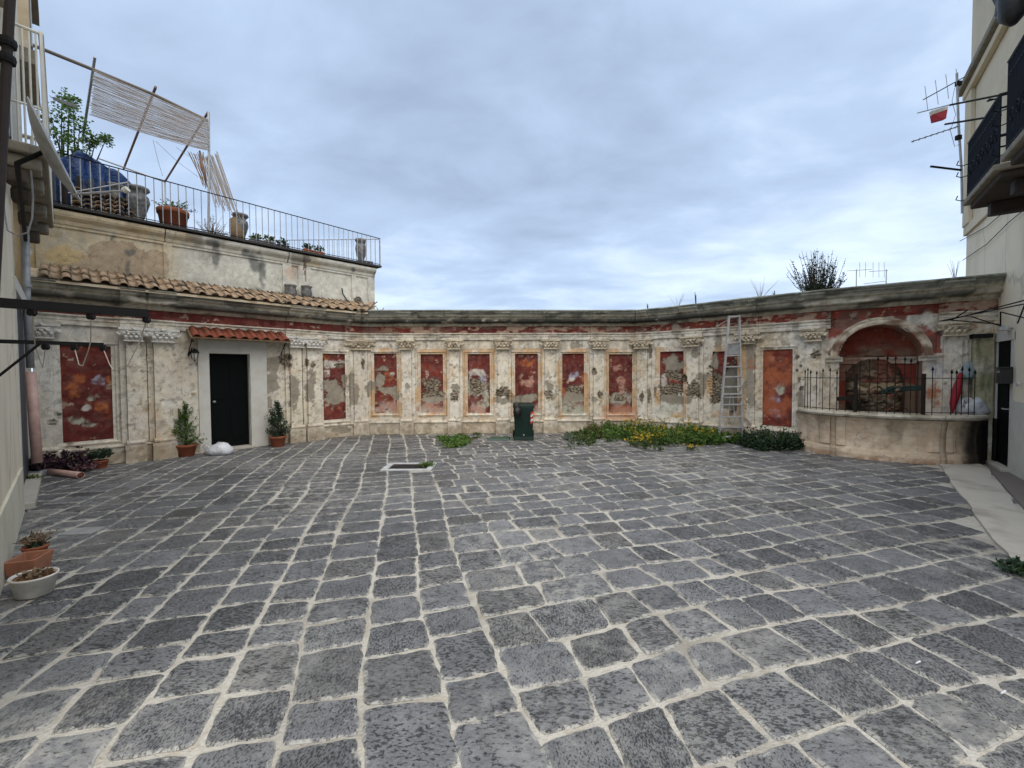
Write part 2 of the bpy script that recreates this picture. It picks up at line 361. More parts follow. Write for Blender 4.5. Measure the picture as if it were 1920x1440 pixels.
def paint(S, Z, PX, PY, red, P, tone='cream'):
    """colour and relief of aged render; red: 0..1 painted mask"""
    n1_ = fbm(S*1.1, Z*1.1, 1); n2_ = fbm(S*5, Z*5, 5); n3_ = fbm(S*16, Z*16, 9, 3); n4_ = fbm(S*2.3+5, Z*.7, 14)
    col = np.zeros(S.shape+(3,)); dep = np.zeros(S.shape)
    cream = np.array((.67, .60, .475)); wht = np.array((.73, .69, .605)); och = np.array((.56, .39, .20)); drt = np.array((.27, .23, .165))
    a = sst(.35, .62, n1_*.6+n2_*.4)[..., None]; col[:] = cream*(1-a)+wht*a
    a = (sst(.54, .72, fbm(S*1.7, Z*1.4, 22)*.7+n3_*.3)*.5)[..., None]; col = col*(1-a)+och*a
    a = (sst(.53, .74, n4_*.55+n3_*.45)*.42)[..., None]; col = col*(1-a)+drt*a
    # rain streaks below the cornice and soot in the hollows; greyer, rosier bloom
    stk = sst(.50, .68, fbm(S*7, Z*.55, 62)*.75+n3_*.25)*sst(1.3, 2.6, Z)*.42; col = col*(1-stk[..., None])+np.array((.17, .145, .115))*stk[..., None]
    a = (sst(.45, .68, fbm(S*2.1+3, Z*1.9, 66))*.28)[..., None]; col = col*(1-a)+np.array((.50, .415, .35))*a
    a = (sst(.63, .72, fbm(S*11, Z*11, 68, 3))*.42)[..., None]; col = col*(1-a)+np.array((.20, .165, .12))*a
    # grime towards the plinth and pitted spots
    a = (sst(.60, .05, Z)*sst(.34, .58, n2_)*.72)[..., None]; col = col*(1-a)+np.array((.33, .25, .16))*a
    sp = sst(.66, .72, n3_*.75+n2_*.25)[..., None]*.7; col = col*(1-sp)+np.array((.24, .2, .15))*sp; dep -= sp[..., 0]*.005
    # red wash
    if np.any(red > 0):
        mar = np.array((.135, .029, .025)); org = np.array((.23, .045, .028)); pale = np.array((.28, .12, .09))
        ob = sst(900, 1500, PX)*.5
        a = sst(.42, .80, n1_*.45+n2_*.55+ob*.30)[..., None]; rc = mar*(1-a)+org*a
        a = (sst(.60, .70, n2_*.55+n3_*.45)*.4)[..., None]; rc = rc*(1-a)+pale*a
        pe = sst(.655, .67, n3_*.35+fbm(S*7+9, Z*7, 31)*.65)[..., None]*.85
        rc = rc*(1-pe)+np.array((.47, .36, .26))*pe
        a = (sst(.40, .66, fbm(S*13, Z*9, 35, 4))*.45)[..., None]; rc = rc*(1-a)+np.array((.20, .095, .078))*a
        a = (sst(.52, .62, fbm(S*4, Z*14, 37, 4))*.4)[..., None]; rc = rc*(1-a)+np.array((.055, .018, .016))*a
        r = (red*(1-sst(.0, 1., 0*S)))[..., None]; col = col*(1-r)+rc*r; dep -= (pe[..., 0]*red)*.003
    wob = (fbm(PX*.10, PY*.10, 41, 5)-.5)*2.2; wob2 = (fbm(PX*.45, PY*.45, 47, 3)-.5)*1.1
    for kind, cx, cy, rx, ry in BL:
        rx2 = rx*1.6; ry2 = ry*1.6
        sel = (np.abs(PX-cx) < rx2*1.5) & (np.abs(PY-cy) < ry2*1.5)
        if not sel.any(): continue
        q = (np.abs((PX[sel]-cx)/rx)**2.4+np.abs((PY[sel]-cy)/ry)**2.4)**(1/2.4)+wob[sel]*.75+wob2[sel]*.55
        m = sst(1.06, .98, q); kc = np.array(K[kind])
        if kind == 'rubble':
            d1, d2, idn = cells(S[sel]*9, Z[sel]*15, 5); ed = sst(.02, .2, d2-d1)
            c_ = kc*(.45+.75*ed)[:, None]*(.75+.6*idn)[:, None]; dd = DEP[kind]+ed*.03
        elif kind == 'mortar':
            c_ = kc*(.8+.45*n2_[sel])[:, None]; dd = DEP[kind]+0*q
        elif kind == 'dark': c_ = kc+0*q[:, None]; dd = DEP[kind]+0*q  # holes: their inner shade is coloured in as near-black
        else:
            c_ = kc*(.72+.55*n3_[sel])[:, None]; m = sst(1.18, .70, q)*(.25+.6*sst(.36, .55, n3_[sel]*.6+n2_[sel]*.4)); dd = DEP[kind]+0*q
        if kind in ('orange', 'pink', 'blue', 'salmon', 'plaster', 'white'): m = m*sst(.30, .42, n3_[sel]*.5+n2_[sel]*.5+.12)
        rim = np.exp(-((q-1.06)/.05)**2)*(kind in ('rubble', 'mortar', 'dark'))*.35
        cs = col[sel]; cs = cs*(1-rim[:, None])+np.array((.16, .13, .10))*rim[:, None]
        col[sel] = cs*(1-m[:, None])+c_*m[:, None]; dep[sel] = dep[sel]*(1-m)+dd*m
    return np.clip(col, .004, .9), dep

def relief(name, parent, s0, s1, z0, z1, dfun, redfun=None, res=.02, hole=None, back=-.10, tint=None, mt=None, rough=.004, top=True, pf=None):
    pf = pf or pth
    ns = max(2, int(round((s1-s0)/res))+1); nz = max(2, int(round((z1-z0)/res))+1)
    s = np.linspace(s0, s1, ns); z = np.linspace(z0, z1, nz)
    S, Z = np.meshgrid(s, z, indexing='ij')
    D = dfun(S, Z) if callable(dfun) else np.full(S.shape, float(dfun))
    P = pf(S, D, Z); PX, PY = proj(P)
    red = redfun(S, Z) if redfun else np.zeros(S.shape)
    col, dep = paint(S, Z, PX, PY, red, P)
    if tint is not None: col = np.clip(tint(S, Z, PX, PY, col), .003, .9)
    D2 = D+dep+(fbm(S*9, Z*9, 60, 3)-.5)*rough*2
    # worn arrises: soft wobble of the outer rim of a projecting piece
    P = pf(S+(fbm(S*3, Z*8, 71, 3)-.5)*.012*np.where((S == s0) | (S == s1), 1, 0), D2, Z)
    V = P.reshape(-1, 3).tolist(); idx = np.arange(ns*nz).reshape(ns, nz); colr = col.reshape(-1, 3)
    F = []
    hm = hole(S, Z) if hole is not None else None
    for i in range(ns-1):
        for j in range(nz-1):
            if hm is not None and hm[i, j] and hm[i+1, j] and hm[i, j+1] and hm[i+1, j+1]: continue
            F.append((idx[i, j], idx[i+1, j], idx[i+1, j+1], idx[i, j+1]))
    rim = [(i, 0) for i in range(ns)]+[(ns-1, j) for j in range(1, nz)]+[(i, nz-1) for i in range(ns-2, -1, -1)]+[(0, j) for j in range(nz-2, 0, -1)]
    k = len(V); rs = np.array([S[a] for a in rim]); rz = np.array([Z[a] for a in rim])
    Bk = pf(rs, np.full(rs.shape, back), rz); V += Bk.tolist()
    cb = np.array([col[a] for a in rim]); colr = np.concatenate([colr, cb])
    for i in range(len(rim)):
        j = (i+1) % len(rim); F.append((int(idx[rim[j]]), int(idx[rim[i]]), k+i, k+j))
    F = [tuple(int(q) for q in f) for f in F]
    return link(name, V, F, mt or M_plaster, parent, False, colr)

def sweep(name, parent, s0, s1, prof, tint, mt=None, step=.12, jit=.006, res_s=None, red=None, pf=None, ext=0):
    """profile (d,z) list swept along the wall; densified profile; closed to back"""
    pf = pf or pth
    pr = []
    for (a, b) in zip(prof[:-1], prof[1:]):
        n_ = max(1, int(math.hypot(b[0]-a[0], b[1]-a[1])/.022))
        for i in range(n_): pr.append((a[0]+(b[0]-a[0])*i/n_, a[1]+(b[1]-a[1])*i/n_))
    pr.append(prof[-1]); pr = np.array(pr); ns = max(2, int((s1-s0)/(res_s or .03))+1); s = np.linspace(s0, s1, ns)
    S = np.repeat(s[:, None], len(pr), 1); D = np.repeat(pr[None, :, 0], ns, 0); Z = np.repeat(pr[None, :, 1], ns, 0)
    D2 = D+(fbm(S*2.5, Z*9, 80, 4)-.5)*jit*4+(fbm(S*11, Z*13, 84, 3)-.5)*jit*2
    # chipped outer edges
    ch = sst(.66, .76, fbm(S*3.1, Z*2.2, 88, 3))*.04*sst(.2, .4, D); D2 -= ch
    Z2 = Z+(fbm(S*2.0, Z*7, 90, 3)-.5)*jit*2
    P = pf(S, D2, Z2); PX, PY = proj(P); rd = np.zeros(S.shape) if red is None else red(S, Z)
    col, dep = paint(S, Z, PX, PY, rd, P); col = np.clip(tint(S, Z, PX, PY, col), .003, .9)
    V = P.reshape(-1, 3).tolist(); m = len(pr); F = []
    for i in range(ns-1):
        for j in range(m-1): F.append((i*m+j, (i+1)*m+j, (i+1)*m+j+1, i*m+j+1))
    k = len(V)
    for e_, ii in ((0, 0), (1, ns-1)):
        F.append(tuple(ii*m+j for j in (range(m) if e_ == 0 else range(m-1, -1, -1))))
    return link(name, V, F, mt or M_plaster, parent, False, col.reshape(-1, 3))

def mixc(col, c, a): a = np.clip(a, 0, 1)[..., None]; return col*(1-a)+np.array(c)*a
def t_none(S, Z, PX, PY, col): return col
def t_cornice(S, Z, PX, PY, col):
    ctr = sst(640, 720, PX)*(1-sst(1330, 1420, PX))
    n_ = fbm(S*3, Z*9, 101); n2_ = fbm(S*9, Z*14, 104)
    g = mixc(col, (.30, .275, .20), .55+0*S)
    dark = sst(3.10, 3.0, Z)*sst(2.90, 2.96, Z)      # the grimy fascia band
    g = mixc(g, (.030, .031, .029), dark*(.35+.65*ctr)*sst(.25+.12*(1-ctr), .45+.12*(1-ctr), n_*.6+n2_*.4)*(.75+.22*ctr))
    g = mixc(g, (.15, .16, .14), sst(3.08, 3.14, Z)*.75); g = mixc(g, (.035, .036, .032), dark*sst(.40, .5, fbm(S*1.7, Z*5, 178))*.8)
    g = mixc(g, (.055, .052, .045), sst(.52, .68, n_)*.65)
    return g
Z_PED, Z_CAPB, Z_ARCH, Z_FR0, Z_FR1, Z_TOP = .36, 2.26, 2.51, 2.69, 2.87, 3.24

WALL = thing('exedra_wall', (0, 11.2, 0), 'long curved baroque wall of peeling cream plaster with red panels behind the paved court', 'wall')
# thick masonry core and coping
cs = np.linspace(0, STOT, 90)
core = MB(); k = 0; ring = [(-.12, 0), (-.12, 3.2), (-.6, 3.2), (-.6, 0)]
sN0, sN1 = sx(1563), sx(1741)                       # fountain niche span
for rng_ in ((0, sx(385)), (sx(475), sN0-.02), (sN1+.02, STOT)):
    c_ = np.linspace(rng_[0], rng_[1], 40); vs = []; fs = []
    for i, s_ in enumerate(c_):
        for d_, z_ in ring: vs.append(tuple(pth(s_, d_, z_)))
    for i in range(39):
        for j in range(4): fs.append((i*4+j, (i+1)*4+j, (i+1)*4+(j+1) % 4, i*4+(j+1) % 4))
    fs += [(0, 1, 2, 3), (39*4+3, 39*4+2, 39*4+1, 39*4)]
    core.add(vs, fs)
core.build('masonry_core', M_stonegrey, WALL)

PAN = [(107, 215, 645, 829), (603, 650, 660, 789), (700, 746, 661, 776), (787, 833, 661, 776), (875, 921, 661, 776), (963, 1010, 661, 776), (1052, 1097, 661, 776), (1140, 1187, 661, 776), (1235, 1283, 657, 774), (1333, 1390, 655, 775), (1427, 1489, 652, 802)]
PS = [(sx(a), sx(b), zs((a+b)/2, d), zs((a+b)/2, c)) for a, b, c, d in PAN]
sD0, sD1, zD = sx(392), sx(468), 2.08
NICHE_C = (sN0+sN1)/2; NR = (sN1-sN0)/2-.07; Z_SPR = zs(1650, 668)
ARCHTOP = Z_SPR+NR*1.02
print('DBG panels', [tuple(round(q, 2) for q in p) for p in PS], 'door', sD0, sD1, 'niche', sN0, sN1, NR, Z_SPR, 'STOT', STOT)
def inniche(S, Z, g=0.):
    a = np.abs(S-NICHE_C) < NR+g
    return (a & (Z < Z_SPR)) | (((S-NICHE_C)**2+(Z-Z_SPR)**2) < (NR+g)**2)
def indoor(S, Z): return (S > sD0) & (S < sD1) & (Z < zD)
def inp(S, Z, g=0.):
    m = np.zeros(S.shape, bool)
    for a, b, c, d in PS: m |= (S > a-g) & (S < b+g) & (Z > c-g) & (Z < d+g)
    return m
def field_tint(S, Z, PX, PY, col):
    # greyer, cleaner render beside the door; ochre staining round the small panels
    col = mixc(col, (.60, .59, .55), (PX < 240)*(PX > 60)*(Z > .5)*.35)
    e_ = inp(S, Z, .11) & (PX > 690) & (PX < 1400)
    col = mixc(col, (.56, .36, .19), e_*sst(.32, .62, fbm(S*4, Z*3, 120))*.8)
    col = mixc(col, (.60, .30, .16), (np.abs(PX-1162) < 34)*(np.abs(PY-774) < 14)*.5)
    col = mixc(col, (.33, .27, .19), sst(.4, .1, Z)*.35)
    # red wash spilled over the spandrels of the fountain arch
    sp = (PX > 1552)*(PX < 1765)*(Z > Z_SPR+.05)*(Z < 2.90)
    rc = np.array((.27, .05, .03))*(.6+.8*fbm(S*6, Z*6, 130))[..., None]
    dk_ = (sp*sst(.50, .62, fbm(S*4.7, Z*4.7, 137))*.7)[..., None]; rc = rc*(1-dk_)+np.array((.10, .07, .055))*dk_
    a = (sp*sst(.40, .52, fbm(S*3.3, Z*3.3, 133)+.03)*.92)[..., None]
    col = col*(1-a)+rc*a
    return col
# plaster field, split at bends so that each stretch is its own part
cuts = [0, sx(340), sx(545), sx(652), sx(975), sx(1225), sx(1420), sx(1500), STOT]
for a, b in zip(cuts[:-1], cuts[1:]):
    relief('plaster_field', WALL, a+.001, b-.001, 0, Z_FR0, 0., None, .022, lambda S, Z: inniche(S, Z) | indoor(S, Z) | inp(S, Z, -.02), back=-.13, tint=field_tint)
# red panels, each with a moulded frame
for i, (a, b, c, d) in enumerate(PS):
    def rf(S, Z, a=a, b=b, c=c, d=d, i=i):
        r = np.ones(S.shape)
        if 2 <= i <= 7: r = r*(1-.75*sst(c+.42, c+.02, Z)*sst(.38, .56, fbm(S*5, Z*5, 140+i)))
        if i == 8: r = r*sst(c+.55, c+.75, Z)
        if i == 9: r = r*sst(c+.6, c+.85, Z)
        return r
    dz = -.055 if i else -.035
    df = dz
    if i == 9:
        cx9, cz9 = sx(1376), zs(1376, 704)
        def df(S, Z): return np.where(((np.abs(S-cx9) < .24) & (Z < cz9) & (Z > .75)) | ((S-cx9)**2+(Z-cz9)**2 < .24**2), -.30, -.055)
    def tt(S, Z, PX, PY, col, i=i, a=a, b=b, c=c, d=d):
        if i == 10:
            n_ = fbm(S*4, Z*4, 150); col = mixc(col, (.42, .13, .06), sst(.35, .6, n_)*.75)
        if i == 9:
            m = ((np.abs(S-cx9) < .23) & (Z < cz9) & (Z > .75)) | ((S-cx9)**2+(Z-cz9)**2 < .23**2)
            col = mixc(col, (.02, .03, .028), m*1.); col = mixc(col, (.03, .10, .08), m*(np.abs(S-cx9-.08) < .06)*.8)  # shade inside the arched opening painted as near-black, with a green strip
        return col
    p = relief('painted_panel', WALL, a-.005, b+.005, c-.005, d+.005, df, rf, .018, tint=tt, back=-.12 if i != 9 else -.34)
    if i not in (8, 9):
        fw = .055 if i else .05; fr = []
        for (u0, u1, w0, w1) in ((a-fw, b+fw, d, d+fw), (a-fw, b+fw, c-fw, c), (a-fw, a, c, d), (b, b+fw, c, d)):
            def ff(S, Z, u0=u0, u1=u1, w0=w0, w1=w1):
                hor_ = (u1-u0) > (w1-w0); t_ = (Z-w0)/(w1-w0) if hor_ else (S-u0)/(u1-u0); return .012+.018*np.sin(np.pi*np.clip(t_, 0, 1))
            relief('frame_moulding', p, u0, u1, w0, w1, ff, None, .018, tint=field_tint, back=-.06)

# capitals
def capital_mesh():
    m = MB()
    m.box((0, -.055, .225), (.43, .13, .05)); m.box((0, -.05, .19), (.36, .10, .025)); m.box((0, -.04, .10), (.27, .09, .18))
    for sg in (-1, 1):
        for rr, yy, off in ((.058, .125, 0), (.038, .140, .004), (.018, .152, .008)):
            rot = Matrix.Rotation(R(90), 3, 'X')
            m.lathe([(rr*.8, -.0), (rr, .012), (rr, yy*.45), (rr*.75, yy*.5)], (sg*(.155+off), -.03-.0, .155), 14, rot=rot)
        m.tube([(sg*.20, -.01, .15), (sg*.215, -.06, .13), (sg*.19, -.09, .10)], [.03, .035, .02], 6)
    for row, (zz, nn, sz) in enumerate(((.02, 4, .05), (.07, 3, .05))):
        for i in range(nn):
            x_ = (i-(nn-1)/2)*.075
            m.tube([(x_, -.075, zz), (x_, -.10, zz+sz*.8), (x_, -.135, zz+sz*1.25), (x_, -.14, zz+sz)], [.026, .032, .024, .008], 6)
    m.tube([(-.10, -.10, .175), (-.05, -.125, .155), (0, -.13, .165), (.05, -.125, .155), (.10, -.10, .175)], .018, 6)
    m.lathe([(0, 0), (.03, .0), (.03, .03), (0, .045)], (0, -.12, .225), 8, rot=Matrix.Rotation(R(90), 3, 'X'))
    m.box((0, -.07, .004), (.30, .10, .022))
    m.jit(.006, 14)
    return m
capm = capital_mesh()
def place_capital(parent, s, d, sc_=1., zb=Z_CAPB, hs=None, seed=0):
    a, b = nrm(s); ang = math.atan2(b, a)+math.pi/2; o_ = pth(s, d, zb)
    V = np.array(capm.v); V[:, 0] *= sc_; V[:, 2] *= (hs or (Z_ARCH-Z_CAPB)/.25)
    V[:, 0] += (fbm(V[:, 0]*20+seed*3.3, V[:, 2]*20, 5+seed, 3)-.5)*.02; V[:, 1] += (fbm(V[:, 0]*20+seed*7, V[:, 2]*20, 9+seed, 3)-.5)*.03
    c_, s_ = math.cos(ang), math.sin(ang)
    W = np.stack([V[:, 0]*c_-V[:, 1]*s_+o_[0], V[:, 0]*s_+V[:, 1]*c_+o_[1], V[:, 2]+o_[2]], 1)
    n_ = fbm(W[:, 0]*14+W[:, 2]*5, W[:, 2]*14, 50+seed, 3)[:, None]; lo = (V[:, 1] > -.09)[:, None]*.35
    base = np.array((.58, .52, .42))*(1-n_)+np.array((.50, .40, .27))*n_
    base = base*(1-sst(.5, .66, n_)*.5); px = proj(W)[0][:, None]
    base = np.where((px < 610), np.array((.60, .58, .53))*(.85+.3*n_), base)
    return link('capital', W, capm.f, M_plaster, parent, False, base)

# pilasters: (px left, px right, projection) with pedestal, capital and the broken-forward block of entablature
PIL = [(62, 100, .07), (236, 263, .15), (287, 320, .17), (541, 562, .14), (573, 597, .14), (662, 690, .08), (755, 773, .13), (844, 862, .13), (933, 952, .13), (1021, 1040, .13), (1111, 1130, .13), (1195, 1216, .12), (1290, 1313, .13), (1391, 1416, .08), (1512, 1537, .10), (1766, 1800, .10)]
def ent_profile(e):
    arch = [(.0, Z_ARCH), (.05+e, Z_ARCH), (.05+e, Z_ARCH+.075), (.065+e, Z_ARCH+.085), (.065+e, Z_ARCH+.13), (.10+e, Z_ARCH+.155), (.10+e, Z_FR0), (.0, Z_FR0)]
    corn = [(.0, Z_FR1), (.08+e, Z_FR1), (.10+e, Z_FR1+.02), (.14+e, Z_FR1+.05), (.15+e, Z_FR1+.07), (.27+e, Z_FR1+.10), (.28+e, Z_FR1+.12), (.28+e, Z_FR1+.20), (.33+e, Z_FR1+.23), (.36+e, Z_FR1+.29), (.38+e, Z_FR1+.31), (.38+e, Z_TOP-.03), (-.1, Z_TOP-.03)]
    return arch, corn
def t_arch(S, Z, PX, PY, col):
    n_ = fbm(S*5, Z*12, 160)
    col = mixc(col, (.60, .57, .50), .3+0*S); return mixc(col, (.20, .17, .13), sst(.55, .72, n_)*.6)
def t_fr(S, Z, PX, PY, col):
    col = mixc(col, (.48, .36, .26), sst(.50, .58, fbm(S*4, Z*10, 170))*sst(640, 800, PX)*.7); return mixc(col, (.16, .11, .09), sst(.52, .64, fbm(S*2.2, Z*6, 174))*sst(600, 700, PX)*.6)
for i, (pa, pb, pr) in enumerate(PIL):
    a, b = sx(pa), sx(pb); wd = b-a; mid = (a+b)/2
    zt = Z_CAPB+.004
    p = relief('pilaster', WALL, a, b, Z_PED, zt, pr, None, .02, tint=field_tint, back=-.02)
    def side(S, Z, a=a, b=b, pr=pr): return pr*.5
    for (u0, u1) in ((a-.085, a-.002), (b+.002, b+.085)):
        if u0 < 0 or (i in (3,) and u0 > b) : continue
        relief('pilaster_strip', p, u0, u1, Z_PED, zt, pr*.45, None, .02, tint=field_tint, back=-.02)
    relief('pedestal', p, a-.05, b+.05, 0, Z_PED-.03, pr+.05, None, .022, tint=field_tint, back=-.02)
    relief('base_moulding', p, a-.03, b+.03, Z_PED-.03, Z_PED+.05, lambda S, Z, pr=pr: pr+.035+.02*np.sin((Z-Z_PED+.03)/.08*3.14), None, .018, tint=field_tint, back=-.02)
    place_capital(p, mid, pr-.005, max(.95, wd/.27*1.18), seed=i)
    if i != 14 or True:
        ar, co = ent_profile(.05)
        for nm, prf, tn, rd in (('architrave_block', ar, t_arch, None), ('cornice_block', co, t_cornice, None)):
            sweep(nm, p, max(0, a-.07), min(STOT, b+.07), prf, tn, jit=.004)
        relief('frieze_block', p, a-.07, b+.07, Z_FR0, Z_FR1, .085, lambda S, Z: np.ones(S.shape), .02, tint=t_fr, back=-.02)
# continuous plinth between pedestals
for a, b in ((0.02, sx(372)), (sx(505), sx(652)), (sx(652), sx(975)), (sx(975), sx(1225)), (sx(1225), sx(1500))):
    relief('plinth', WALL, a, b, 0, Z_PED-.01, lambda S, Z: .045+.03*sst(Z_PED-.08, Z_PED-.05, Z)*sst(Z_PED, Z_PED-.02, Z), None, .022, tint=field_tint, back=-.02)
# entablature runs: architrave and frieze stop at the fountain arch, cornice runs through
ar, co = ent_profile(0)
runs = [(0, sx(545)), (sx(545), sx(655)), (sx(655), sx(975)), (sx(975), sx(1225)), (sx(1225), sx(1420)), (sx(1420), sx(1556))]
for a, b in runs+[(sx(1756), STOT)]:
    sweep('architrave', WALL, a, b, ar, t_arch)
    relief('frieze', WALL, a, b, Z_FR0, Z_FR1, .06, lambda S, Z: np.ones(S.shape), .02, tint=t_fr, back=-.13)
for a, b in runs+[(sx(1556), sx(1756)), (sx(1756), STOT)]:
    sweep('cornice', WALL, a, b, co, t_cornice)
relief('spandrel_frieze', WALL, sx(1556), sx(1756), Z_FR0, Z_FR1+.04, .01, lambda S, Z: np.ones(S.shape), .022, lambda S, Z: inniche(S, Z), tint=field_tint, back=-.13)
# grey cement coping along the top, overhanging, uneven
for a, b in ((sx(700), sx(975)), (sx(975), sx(1225)), (sx(1225), sx(1420)), (sx(1420), STOT)):
    sweep('coping', WALL, a, b, [(-.62, Z_TOP-.03), (.40, Z_TOP-.03), (.42, Z_TOP), (.40, Z_TOP+.025), (-.62, Z_TOP+.05)], lambda S, Z, PX, PY, col: mixc(mixc(col, (.17, .19, .165), .85+0*S), (.07, .07, .055), sst(.5, .65, fbm(S*3, Z*5, 190))*.6), jit=.006)
# ---- fountain niche
NB = -.62
def npf(S, D, Z): return pth(S, D, Z)
def nt_back(S, Z, PX, PY, col):
    lo = sst(Z_SPR+.02, Z_SPR-.12, Z)
    n_ = fbm(S*3, Z*3, 200)
    col = mixc(col, (.34, .06, .035), sst(.4, .6, n_)*(1-lo)*.6); col = mixc(col, (.32, .055, .032), lo*(np.abs(S-NICHE_C) > NR*.6)*.75)
    col = mixc(col, (.30, .22, .15), sst(.42, .58, fbm(S*2.2, Z*4, 203))*sst(Z_SPR+.35, Z_SPR, Z)*.85)
    return col
relief('niche_back', WALL, NICHE_C-NR-.05, NICHE_C+NR+.05, .7, ARCHTOP+.05, NB, lambda S, Z: np.ones(S.shape)*.95, .025, tint=nt_back, back=NB-.05)
# jambs and vault
m = MB(); arc = [(NICHE_C-NR, .5), (NICHE_C-NR, Z_SPR)]+[(NICHE_C-NR*math.cos(t), Z_SPR+NR*math.sin(t)) for t in np.linspace(0, math.pi, 25)]+[(NICHE_C+NR, Z_SPR), (NICHE_C+NR, .5)]
vs = []; fs = []
for i, (s_, z_) in enumerate(arc):
    for j, d_ in enumerate((.01, -.2, -.4, NB)): vs.append(tuple(pth(s_, d_, z_)))
for i in range(len(arc)-1):
    for j in range(3): fs.append((i*4+j, i*4+j+1, (i+1)*4+j+1, (i+1)*4+j))
vv = np.array(vs); nn = fbm(vv[:, 0]*5+vv[:, 1]*5, vv[:, 2]*5, 33)[:, None]; zz_ = vv[:, 2:3]
jc = np.where(zz_ < Z_SPR, np.array((.24, .09, .07)), np.array((.26, .05, .03)))*(1-nn)+np.array((.40, .30, .22))*nn
link('niche_jamb', vs, fs, M_plaster, WALL, False, jc)
# archivolt: stone band round the arch
m = MB(); vs = []; fs = []; ths = np.linspace(-.02, math.pi+.02, 60)
prf = [(.0, .0), (.0, .035), (.025, .05), (.06, .055), (.08, .042), (.11, .062), (.13, .062), (.14, .0)]
for t in ths:
    for (dr, dd) in prf:
        rr = NR-.005+dr+(vn(t*6, dr*30)-.5)*.015; z_ = Z_SPR+rr*math.sin(t)
        vs.append(tuple(pth(NICHE_C-rr*math.cos(t), dd+(vn(t*9, dr*40, 3)-.5)*.015, z_)))
q = len(prf)
for i in range(len(ths)-1):
    for j in range(q-1): fs.append((i*q+j, i*q+j+1, (i+1)*q+j+1, (i+1)*q+j))
vv = np.array(vs); nn = fbm(vv[:, 0]*4, vv[:, 2]*6, 44)[:, None]
link('archivolt', vs, fs, M_plaster, WALL, False, np.array((.66, .58, .46))*(1-sst(.28,.55,nn))+np.array((.22, .14, .095))*sst(.28,.55,nn))
# imposts and inner string
for a, b in ((sN0-.13, sN0+.14), (sN1-.14, sN1+.20)):
    sweep('impost', WALL, a, b, [(-.02, Z_SPR-.10), (.06, Z_SPR-.09), (.07, Z_SPR-.05), (.10, Z_SPR-.03), (.12, Z_SPR), (-.02, Z_SPR+.005)], t_none)
sweep('impost', WALL, NICHE_C-NR, NICHE_C+NR, [(NB-.02, Z_SPR-.14), (NB+.05, Z_SPR-.13), (NB+.07, Z_SPR-.07), (NB+.11, Z_SPR-.03), (NB+.12, Z_SPR), (NB-.02, Z_SPR+.01)], lambda S, Z, PX, PY, col: mixc(col, (.50, .22, .13), .65*sst(.35, .6, fbm(S*3, Z, 210))))
# rocky fountain mound in the niche
gr = thing('grotto_mound', tuple(pth(NICHE_C, -.3, .75)), 'rough rock fountain mound inside the red arched niche', 'grotto')
def rockpf(S, D, Z): return pth(S, D, Z)
RW = NR*.74
def rockd(S, Z):
    u_ = (S-NICHE_C)/RW; v_ = (Z-.7)/(Z_SPR+.05-.7); h_ = 1-np.abs(u_)**2.6-.0*v_
    top_ = sst(1.02, .72, v_+.35*np.abs(u_)**3+.2*(fbm(S*4, Z*4, 222)-.5))
    d1, d2, _ = cells(S*5, Z*6, 9)
    return NB-.02+np.clip(h_, 0, 1)**.5*top_*(.34+.25*(1-v_))+(sst(.0, .3, d2-d1)*.05+(fbm(S*8, Z*8, 225)-.5)*.14)*np.clip(h_*3, 0, 1)*top_
def rockt(S, Z, PX, PY, col):
    d1, d2, idn = cells(S*5, Z*6, 9); n_ = fbm(S*7, Z*7, 230)
    c_ = np.zeros(col.shape)+np.array((.10, .068, .045)); c_ = mixc(c_, (.19, .14, .09), sst(.4, .65, n_)); c_ = mixc(c_, (.17, .04, .028), sst(.5, .62, fbm(S*2.5, Z*2.5, 236))*.6); c_ = mixc(c_, (.03, .025, .018), sst(.12, .0, d2-d1)*.8)
    c_ = mixc(c_, (.04, .045, .03), sst(.5, .7, fbm(S*3, Z*3, 233))*.5)
    c_ = mixc(c_, (.40, .32, .20), (np.abs(Z-1.32) < .07)*(np.abs(S-NICHE_C) < .45)*.6); return c_
relief('rock_mass', gr, NICHE_C-RW, NICHE_C+RW, .7, Z_SPR+.12, rockd, None, .025, tint=rockt, back=NB-.01)
# ---- fountain basin, convex in plan
sB0, sB1 = sx(1500), sx(1842)
def bpf(S, D, Z):
    t_ = np.clip((S-sB0)/(sB1-sB0), 0, 1); bulge = .12+.66*np.clip(4*t_*(1-t_), 0, 1)**.75
    return pth(S, bulge+D, Z)
bas = thing('fountain_basin', tuple(pth((sB0+sB1)/2, .6, 0)), 'bow-fronted carved stone basin below the arched red niche', 'basin')
HB = .86
def bprof(Z): return np.interp(Z, [0, .10, .13, .17, .20, .30, .45, .60, .70, .76], [.11, .10, .07, .05, .01, -.02, -.035, .0, .05, .11])
def bt(S, Z, PX, PY, col):
    n_ = fbm(S*4, Z*1.2, 240); n2_ = fbm(S*9, Z*9, 243)
    c_ = np.zeros(col.shape)+np.array((.60, .46, .33)); c_ = mixc(c_, (.68, .58, .44), sst(.4, .65, n2_)*.7); c_ = mixc(c_, (.30, .235, .165), sst(.50, .72, n_)*.6)
    c_ = mixc(c_, (.36, .20, .11), sst(.16, .0, Z)*sst(.4, .55, n2_)*.8); c_ = mixc(c_, (.62, .50, .36), (np.abs(Z-.165) < .02)*.6)
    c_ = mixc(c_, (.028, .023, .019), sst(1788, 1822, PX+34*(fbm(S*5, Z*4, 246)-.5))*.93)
    return c_
sc1, sc2 = sx(1560), sx(1752)
